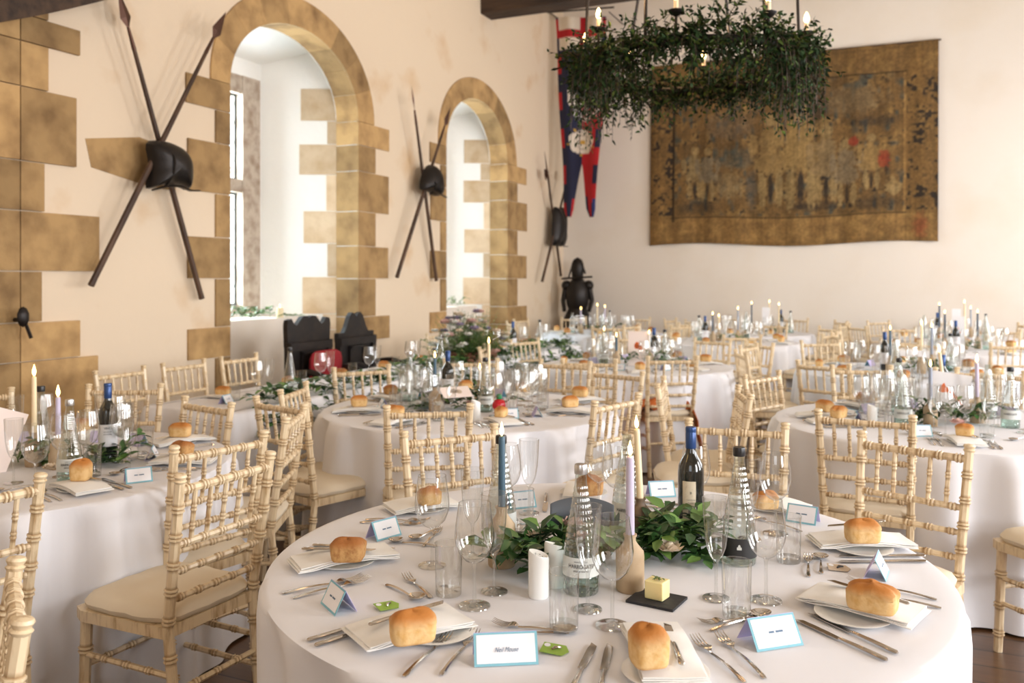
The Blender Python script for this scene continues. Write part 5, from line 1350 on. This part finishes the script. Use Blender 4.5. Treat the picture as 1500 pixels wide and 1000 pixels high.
mid(WATER_S, 'T0', 102, -.28, 'large textured water bottle with pale label on the stone pier table', B_); mid(WATER_K, 'T0', 60, .12, 'black-capped water bottle behind the cream candle', B_)
mid(RED_F, 'T0', 158, .12, w0+'on the stone pier table', 'wine bottles')
mid_candle('T2', 637, -.1, 524, 'blue', 'blue-grey taper candle at the left of the middle table'); mid_candle('T2', 716, .05, 503, 'cream', 'tall cream taper candle on the middle table', VASE_T, .155)
mid_candle('T2', 703, .25, 541, 'white', 'short white candle behind the tall cream one'); mid(RED_F, 'T2', 656, .2, w0+'on the middle table', 'wine bottles')
mid(WATER_K, 'T2', 711, -.12, 'patterned water bottle in front of the tall cream candle', B_); mid(WATER_N, 'T2', 628, .0, 'uncapped water bottle behind the blue-grey candle', B_)
mid(WATER_S, 'T2', 600, .3, 'silver-capped water bottle at the back of the middle table', B_)
mid_candle('T3', 1363, -.1, 537, 'grey', 'blue-grey taper candle in front of the fox card'); mid_candle('T3', 1383, .25, 516, 'cream', 'leaning cream taper candle behind the fox card', lean=(0, -.10), scale=1.2)
mid_candle('T3', 1431, .0, 531, 'lilac', 'pale lilac taper candle right of the fox card', scale=1.2)
mid(WATER_N, 'T3', 1323, -.12, 'textured water bottle left of the fox card', B_); mid(WATER_K, 'T3', 1317, .35, 'black-capped water bottle at the back left of the fox card table', B_)
mid(WATER_N, 'T3', 1447, .15, 'uncapped water bottle right of the lilac candle', B_); mid(WATER_K, 'T3', 1480, -.15, 'black-capped water bottle by the right edge of the picture', B_)
mid(RED_F, 'T3', 1381, .42, w0+'hidden behind the leaning cream candle', 'wine bottles')
mid_candle('T4', 903, -.1, 493, 'blue', 'dark blue taper candle at the left of the pink card'); mid_candle('T4', 951, .0, 489, 'white', 'white taper candle right of the pink card'); mid_candle('T4', 885, .3, 484, 'cream', 'cream candle at the back of the orange scarf table')
mid(RED_F, 'T4', 958, .15, w0+'on the orange scarf table', 'wine bottles'); mid(WATER_K, 'T4', 974, .1, 'black-capped water bottle right of the pink card', B_); mid(WATER_N, 'T4', 884, .15, 'slim water bottle left of the pink card', B_)
mid_candle('T5', 1304, .0, 483, 'blue', 'dark blue taper candle on the table behind the fox card'); mid_candle('T5', 1350, -.1, 476, 'cream', 'tall cream taper candle on the table behind the fox card'); mid_candle('T5', 1365, .1, 479, 'grey', 'tall grey taper candle on the table behind the fox card')
mid(RED_F, 'T5', 1296, .1, w0+'leftmost on the table behind the fox card', 'wine bottles'); mid(WATER_N, 'T5', 1312, -.2, 'pale water bottle beside the dark blue candle', B_); mid(WATER_K, 'T5', 1392, .1, 'black-capped bottle right of the tall grey candle', B_)
mid_candle('T6', 1044, -.15, 461, 'navy', 'dark taper candle beside the dark wine bottle'); mid_candle('T6', 1053, .1, 464, 'cream', 'short cream candle beside the dark wine bottle'); mid_candle('T6', 1081, .1, 453, 'grey', 'grey taper candle at the middle of the dark wine bottle table')
mid(RED_F, 'T6', 1033, -.25, w0+'standing clear on the far table', 'wine bottles'); mid(WATER_K, 'T6', 1024, .2, 'black-capped bottle behind the clear standing wine bottle', B_); mid(WATER_N, 'T6', 1093, .1, 'pale water bottle right of the grey candle', B_)
mid_candle('T7', 1101, .0, 445, 'navy', 'dark taper candle on the rearmost tapestry table'); mid_candle('T7', 1127, .1, 443, 'cream', 'tallest cream candle on the rearmost tapestry table'); mid_candle('T7', 1141, -.1, 447, 'cream', 'cream candle beside the wine bottle on the rearmost tapestry table')
mid(RED_F, 'T7', 1144, .1, w0+'on the rearmost tapestry table', 'wine bottles'); mid(WATER_K, 'T7', 1158, .0, 'black-capped bottle at the right of the rearmost tapestry table', B_); mid(WATER_N, 'T7', 1093, .1, 'pale bottle left of the dark candle', B_)
mid_candle('T8', 851, -.1, 453, 'lilac', 'lilac candle in front of the suit of armour'); mid_candle('T8', 875, .0, 448, 'cream', 'tallest cream candle on the armour corner table'); mid_candle('T8', 886, .1, 450, 'lilac', 'lilac candle right of the tallest cream candle')
mid(WATER_N, 'T8', 838, -.15, 'pale water bottle at the left of the armour corner table', B_); mid(WATER_N, 'T8', 883, -.3, 'pale water bottle under the lilac candle', B_); mid(WATER_K, 'T8', 893, .2, 'black-capped bottle on the armour corner table', B_)
mid_candle('T9', 1384, -.15, 459, 'navy', 'dark taper candle left of the two tall cards'); mid_candle('T9', 1413, .0, 444, 'cream', 'tallest cream candle right of the two tall cards'); mid_candle('T9', 1432, .1, 458, 'navy', 'dark candle at the right of the two tall cards table')
mid(RED_F, 'T9', 1400, -.2, w0+'in front of the tall cards', 'wine bottles'); mid(WATER_N, 'T9', 1446, .0, 'pale water bottle at the right of the tall cards table', B_); mid(WATER_N, 'T9', 1365, .1, 'pale water bottle left of the tall cards', B_)
mid_candle('TA', 1376, .0, 447, 'navy', 'dark candle on the rearmost right table'); mid_candle('TA', 1422, .1, 452, 'grey', 'grey candle on the rearmost right table')
mid(RED_F, 'TA', 1373, .1, w0+'on the rearmost right table', 'wine bottles'); mid(WATER_N, 'TA', 1354, .0, 'pale bottle at the left of the rearmost right table', B_); mid(WATER_K, 'TA', 1444, .0, 'dark-capped bottle at the right of the rearmost right table', B_)
def menu(k, px, pyt, w_px, h_px, dz, mm, label, lean=0.15, roll=0.0, art=None, yaw=0.0):
    z = zc(k, dz); p = W(px, z); top = CH-(pyt-HOR)/F*z; w, h = w_px/F*z, h_px/F*z
    if lean < .5: h = top-TOP+.004
    m = MB(); m.box((0, 0, 0), (w, .002, h)); e = tag(link('table_card', m.mesh('card', mm, False), None, (p.x, p.y, top-h/2), (-lean, roll, face_cam(p)+yaw)), label, 'card', 'table cards')
    if art == 'fox':
        a = MB(); s_ = w
        for poly in ([(-.30, .10), (-.24, .24), (-.18, .33), (-.12, .22), (-.02, .18), (.08, .10), (.20, -.02), (.30, -.14), (.34, -.22), (.26, -.19), (.12, -.06), (.0, .04), (-.10, .08), (-.20, .04)], [(-.02, .06), (.0, .06), (.01, -.06), (-.01, -.06)]):
            a.prism([(x*s_, z_*s_+.03*s_) for x, z_ in poly][::-1], (0, -.0012, 0), (1, 0, 0), (0, 0, 1), .0008)
        link('fox_painting', a.mesh('art', 'paint_orange', False), e)
        t = text_mesh('fox', s_*.2, 'ink', shear=.4); R_ = Matrix.Rotation(PI/2, 3, 'X')
        for v in t.vertices: v.co = R_ @ v.co + Vector((.06*s_, -.0016, -h*.34))
        link('lettering', t, e)
    elif art == 'blot':
        a = MB(); rn = random.Random(3)
        for i in range(6):
            cx, cz = rn.uniform(-.12, .14)*w, rn.uniform(-.08, .14)*h; r = w*rn.uniform(.07, .13)
            a.prism([(cx+r*math.cos(2*PI*j/12), cz+r*math.sin(2*PI*j/12)) for j in range(12)], (0, -.0014, 0), (1, 0, 0), (0, 0, 1), -.0004*(i+1)/2)
        link('painting', a.mesh('art', 'paint_orange' if k != 'T2' else 'tag_tan', False), e)
    return e
menu('T2', 668, 562, 46, 24, -.22, 'paper_pink', 'pale pink table card leaning back over the middle garland', lean=1.0, art='blot', yaw=.4)
menu('T3', 1391, 546, 52, 66, .12, 'paper', 'white table card with a painted red fox', lean=.2, roll=.12, art='fox')
menu('T4', 935, 485, 29, 32, .0, 'paper_pink', 'pink table card with an orange painting', art='blot')
menu('T5', 1338, 509, 42, 17, -.2, 'paper', 'pale card lying back on the table behind the fox card', lean=1.1)
menu('T7', 1122, 450, 11, 20, .0, 'paper', 'small pale card on the rearmost tapestry table')
menu('T9', 1404, 463, 16, 33, -.1, 'paper', 'pale tall card in front, behind the wine bottle', art='blot'); menu('TA', 1401, 452, 12, 20, .0, 'paper', 'rear tall card with a pinkish picture', art='blot')
menu('T0', 2, 600, 42, 60, -.1, 'paper_pink', 'large white card cut by the left edge of the picture', roll=.35)
def gl_px(k, px0, px1, dz, n, ln, label, seed, fl=(), spread=.08, height=.10):
    z = zc(k, dz); gp = [W(px0+(px1-px0)*i/4, z+.03*math.sin(i*2), TZ) for i in range(5)]
    garland('garland', gp, n, ln, label, spread=spread, height=height, seed=seed, flowers=[(*W(x, z+q).xy, h, r, mm) for (x, q, h, r, mm) in fl])
gl_px('T0', 8, 190, 0, 260, .05, 'leafy green garland along the stone pier table', 11, [(74, -.2, .79, .02, 'petal_cream')])
gl_px('T2', 605, 748, 0, 260, .05, 'leafy green garland along the middle table', 12, [(642, -.15, .80, .022, 'petal_white'), (690, -.1, .80, .02, 'petal_pink')])
gl_px('T3', 1340, 1450, -.05, 260, .05, 'leafy green garland at the foot of the fox card', 13, [(1403, -.15, .79, .025, 'petal_pink'), (1432, .1, .81, .035, 'petal_cream')])
gl_px('T4', 908, 990, 0, 160, .05, 'leafy green garland at the foot of the pink card', 14); gl_px('T5', 1325, 1385, 0, 120, .05, 'leafy garland on the table behind the fox card', 15)
for k, a, b, lb in (('T6', 1040, 1095, 'small garland on the dark wine bottle far table'), ('T7', 1110, 1150, 'small garland on the rearmost tapestry table'), ('T8', 852, 900, 'small garland on the armour corner table'), ('T9', 1385, 1440, 'small garland on the two tall cards table'), ('TA', 1370, 1420, 'small garland on the rearmost right table')):
    gl_px(k, a, b, -.05, 80, .055, lb, 20+a)
for k, lst in (('T2', [(752, -.1, 0), (762, .12, 1), (774, -.2, 0), (780, .1, 1), (792, -.05, 0), (766, .3, 0), (618, -.1, 0), (612, .15, 1), (590, -.05, 1)]), ('T3', [(1262, .05, 0), (1280, .2, 0), (1296, -.05, 1), (1340, .1, 1), (1368, -.3, 1), (1385, -.38, 0), (1462, -.1, 1)]), ('T0', [(20, -.3, 1), (52, -.42, 0), (128, -.1, 0), (176, .1, 0), (190, -.1, 1)])):
    for (px, dz, kd) in lst:
        mid((WINE, FLUTE)[kd], k, px, dz, ('wine glass', 'champagne flute')[kd]+' in the cluster of glasses among the bottles of '+SP[k], ('clustered wine glasses of ', 'clustered flutes of ')[kd]+SP[k])
# round jar with a green stopper
p = W(731, zc('T2', -.28)); m = MB(); m.lathe([(.028, 0), (.036, .012), (.038, .03), (.030, .05), (.014, .058)], 18, close=True)
e = tag(link('sauce_jar', None, None, (p.x, p.y, TOP+.035)), 'small red glossy jar with green stopper on the middle table', 'jar'); link('body', m.mesh('jar', 'red_gloss'), e)
m = MB(); m.lathe([(.012, .058), (.017, .064), (.017, .076), (.010, .086)], 14, close=True); link('stopper', m.mesh('stopper', 'green_gloss'), e); m = MB(); m.lathe([(.026, -.035), (.026, 0)], 16, close=True); link('base', m.mesh('base', 'petal_cream'), e)
for k, px, dz, lb in (('T2', 697, -.42, 'small white pot near the front of the middle table'), ('T3', 1278, -.1, 'white slanted pot at the left of the fox card table'), ('T2', 525, 0, None)):
    if lb: mid(POT, k, px, dz, lb, 'white pots on other tables')

# ------------------------------------------------------------------ head table
x0, x1, y0, y1 = LT
over_ = lambda p: p.x > x1-.01
hp = [(x1-.03, y, 0) for y in (4.0, 5.2, 6.4, 7.8, 9.3)]
garland('garland', hp, 1900, .068, 'long ivy garland trailing along the front edge of the head table', spread=.12, height=.10, seed=31, over=over_, flowers=[(x1-.05, y, .80, .022, 'petal_white') for y in (4.15, 4.4, 5.6, 6.2, 7.0)])
for i, y in enumerate((4.25, 4.9, 5.5, 6.1, 6.7, 7.75, 8.4, 9.0)):
    nth = ['first', 'second', 'third', 'fourth', 'fifth', 'sixth', 'seventh', 'eighth'][i]; ph = nth+' from the pier on the head table'
    put(BR[(0, 3, 1, 0, 3, 0, 5, 0)[i]], x0+.22, y, 'bread roll '+ph, 'bread rolls on the head table', .3, TOP+.014); put(NAPS[i % 3], x0+.22, y, 'folded white napkin '+ph, 'napkins on the head table', 0, TOP)
    put(WINE2, x0+.42, y+.08, 'wine glass '+ph, 'wine glasses on the head table'); put(FLUTE2, x0+.40, y+.22, 'champagne flute '+ph, 'flutes on the head table')
    put(TUMB2, x0+.36, y-.05, 'tumbler '+ph, 'tumblers on the head table'); put(CARD, x0+.40, y-.17, 'small tent card '+ph, 'place cards on the head table', PI/2+.2)
for y, kit, lb in ((4.55, WATER_K, 'black-capped water bottle before the third banquet chair of the head table'), (6.55, WATER_N, 'pale water bottle before the peaked oak armchair'), (7.45, WATER_N, 'pale water bottle right of the flower crate'), (8.05, RED_F, 'dark wine bottle right of the flower crate on the head table'), (8.75, WATER_K, 'black-based bottle at the far end of the head table')):
    put(kit, x0+.50, y, lb, 'bottles on the head table', PI/2)
# flower crate
c = Vector((-3.58, 6.98, TZ)); e = tag(link('flower_crate', None, None, (c.x, c.y, TOP), (0, 0, PI/2)), 'wooden crate overflowing with blush, white and violet flowers', 'flower arrangement')
m = MB()
for z in (.03, .085): 
    m.box((0, .13, z), (.56, .014, .048)); m.box((0, -.13, z), (.56, .014, .048)); m.box((.28, 0, z), (.014, .26, .048)); m.box((-.28, 0, z), (.014, .26, .048))
m.box((0, 0, .007), (.55, .25, .012)); link('crate', m.mesh('crate', 'crate_wood', False), e)
lf = MB(); st = MB(); rn = random.Random(17)
for i in range(300):
    a = rn.uniform(0, 6.28); el = rn.uniform(.12, 1.45); L_ = rn.uniform(.22, .47); d = Vector((math.cos(a)*math.cos(el)*1.2, math.sin(a)*math.cos(el)*.8, math.sin(el)*.9+.05)); b = Vector((rn.uniform(-.18, .18), rn.uniform(-.08, .08), .06)); tip = b+d*L_
    st.tube([b, b+d*L_*.6, tip], [.002, .0015, .001], 4, cap=False)
    for j in range(9):
        t = .35+.65*j/9; q = b+d*L_*t; a2 = rn.uniform(0, 6.28); lf.leaf(q, (math.cos(a2), math.sin(a2), rn.uniform(-.2, .7)), (0, 0, 1), rn.uniform(.025, .05), .016, rn.choice((0, 0, 1, 2)))
link('stems', st.mesh('stems', 'leaf_b'), e); link('leaves', lf.mesh('leaves', ['leaf_olive', 'leaf_b', 'leaf_a']), e)
for i in range(46):
    a = rn.uniform(0, 6.28); el = rn.uniform(.1, 1.4); d = Vector((math.cos(a)*math.cos(el)*1.2, math.sin(a)*math.cos(el)*.85, math.sin(el)))*rn.uniform(.30, .42); 
    if d.x > .05 and rn.random() < .55: d.x = -d.x
    mm = rn.choice(('petal_cream', 'petal_pink', 'petal_white', 'petal_white', 'petal_violet')); link('flower', rose_mesh(rn.uniform(.022, .040), mm, rn), e, (d.x, d.y, d.z+.08))
# sills: ivy and candles
for wi, w in enumerate(WIN):
    gpp = [(-5.88, w['y0']+.35+.3*i, 0) for i in range(5)] if wi == 0 else [(-5.90, w['y0']+.5+.3*i, 0) for i in range(4)]
    garland('ivy_spray', gpp, 260 if wi == 0 else 160, .055, 'ivy lying along the sill of the %s arched window' % ('front', 'rear')[wi], spread=.09, height=.12, seed=40+wi, z=1.10, mats=('leaf_b', 'leaf_a', 'leaf_b'))
def pillar(x, y, z, r, h, label):
    m = MB(); m.lathe([(r, 0), (r, h), (r*.8, h+.002), (r*.5, h-.006), (.0, h-.006)], 18); e = tag(link('pillar_candle', None, None, (x, y, z)), label, 'candle'); link('wax', m.mesh('wax', 'wax_cream'), e); link('wick', WICK, e, (0, 0, h)); link('flame', FLAME, e, (0, 0, h+.002))
pillar(-5.88, 7.19, 1.101, .036, .10, 'cream pillar candle burning among ivy on the front window sill')
pillar(-5.86, 6.30, 1.101, .04, .30, 'tall amber-lit pillar candle behind the stone jamb on the sill')

# ------------------------------------------------------------------ chandelier dressed with greenery
cw = W(1013, 5.45); H_ = 2.82; RR = .66
e = tag(link('chandelier', None, None, (cw.x, cw.y, H_)), 'round iron chandelier wrapped in a drooping dark green wreath', 'chandelier')
m = MB(); m.tube([(RR*math.cos(2*PI*i/48), RR*math.sin(2*PI*i/48), 0) for i in range(49)], .022, 8, cap=False); link('ring', m.mesh('ring', 'iron'), e)
for i in range(6):
    a = 2*PI*i/6+.35; m = MB(); m.tube([(RR*math.cos(a), RR*math.sin(a), 0), (RR*math.cos(a)*.98, RR*math.sin(a)*.98, .42), (RR*math.cos(a)*.6, RR*math.sin(a)*.6, 1.2), (0, 0, 1.9)], .010, 6); link('rod', m.mesh('rod', 'iron'), e)
m = MB(); m.tube([(0, 0, 1.85), (0, 0, CZ-H_)], .016, 6); m.ball((0, 0, 1.9), .06, 10); link('hanging_rod', m.mesh('hang', 'iron'), e)
for i in range(8):
    a = 2*PI*i/8+.1; x, y = (RR+.02)*math.cos(a), (RR+.02)*math.sin(a)
    m = MB(); m.lathe([(.008, 0), (.008, .12), (.03, .135), (.045, .15), (.046, .155), (.012, .15)], 14, c=(x, y, 0)); cp = link('candle_cup', m.mesh('cup', 'iron'), e)
    m = MB(); m.lathe([(.013, .15), (.013, .21)], 12, c=(x, y, 0), close=True); link('candle_sleeve', m.mesh('sleeve', 'wax_cream'), cp)
    m = MB(); m.lathe([(.006, .21), (.015, .225), (.016, .24), (.010, .26), (.002, .275)], 12, c=(x, y, 0)); link('bulb', m.mesh('bulb', 'bulb'), cp)
rn = random.Random(77); lf = MB(); tw = MB()
for i in range(1500):
    a = rn.uniform(0, 2*PI); ca, sa = math.cos(a), math.sin(a); rho = rn.uniform(.01, .105); ph = rn.uniform(0, 2*PI); rr = RR+rho*math.cos(ph)
    b = Vector((rr*ca, rr*sa, rho*math.sin(ph)*1.2)); out = Vector((math.cos(a+rn.uniform(-1.2, 1.2)), math.sin(a+rn.uniform(-1.2, 1.2)), rn.uniform(-.5, .9)))*(1 if rn.random() < .7 else -1)
    if rn.random() < .3: out.z = abs(out.z)+.2
    droop = 0
    pa = (a+0-YAW) % (2*PI)                      # angle in picture frame
    dl = .5+.5*math.cos(pa-PI*.92); dr_ = .5+.5*math.cos(pa+.35)
    L_ = rn.uniform(.07, .165)
    if rn.random() < .45: droop = (.12+.34*dl**4+.38*dr_**4)*rn.uniform(.3, 1); L_ *= .6
    q = [b]
    for j in range(1, 7):
        t = j/6; q.append(b+out.normalized()*L_*math.sin(t*1.5)+Vector((0, 0, -droop*t*t)))
    tw.tube(q, .0016, 3, cap=False)
    k = 14 if droop > .15 else 9
    for j in range(k):
        t = (j+.5)/k*6; jj = min(5, int(t)); p = q[jj]+(q[jj+1]-q[jj])*(t-jj); dd = (q[jj+1]-q[jj]).normalized(); rv = Vector((rn.gauss(0, 1), rn.gauss(0, 1), rn.gauss(0, .7)))
        lf.leaf(p, dd*.7+rv.normalized(), (rn.gauss(0, 1), rn.gauss(0, 1), 1), rn.uniform(.022, .052), rn.uniform(.010, .022), 1 if rn.random() < .22 else 0, curl=.2)
link('twigs', tw.mesh('twigs', 'pole_wood'), e); link('foliage', lf.mesh('foliage', ['wreath_green', 'wreath_light']), e)
for (px, z_) in ((880, 4.9), (1115, 4.9), (1000, 6.0)):
    p = W(px, z_); lamp((p.x, p.y, H_+.36), 9, .05)
for (x, y) in ((-1.5, 9.6), (1.5, 1.5), (-2.8, .8)): lamp((x, y, 4.2), 17 if y > 5 else 9, .25)      # warm fill lamps added without fittings, no chandelier stands at them
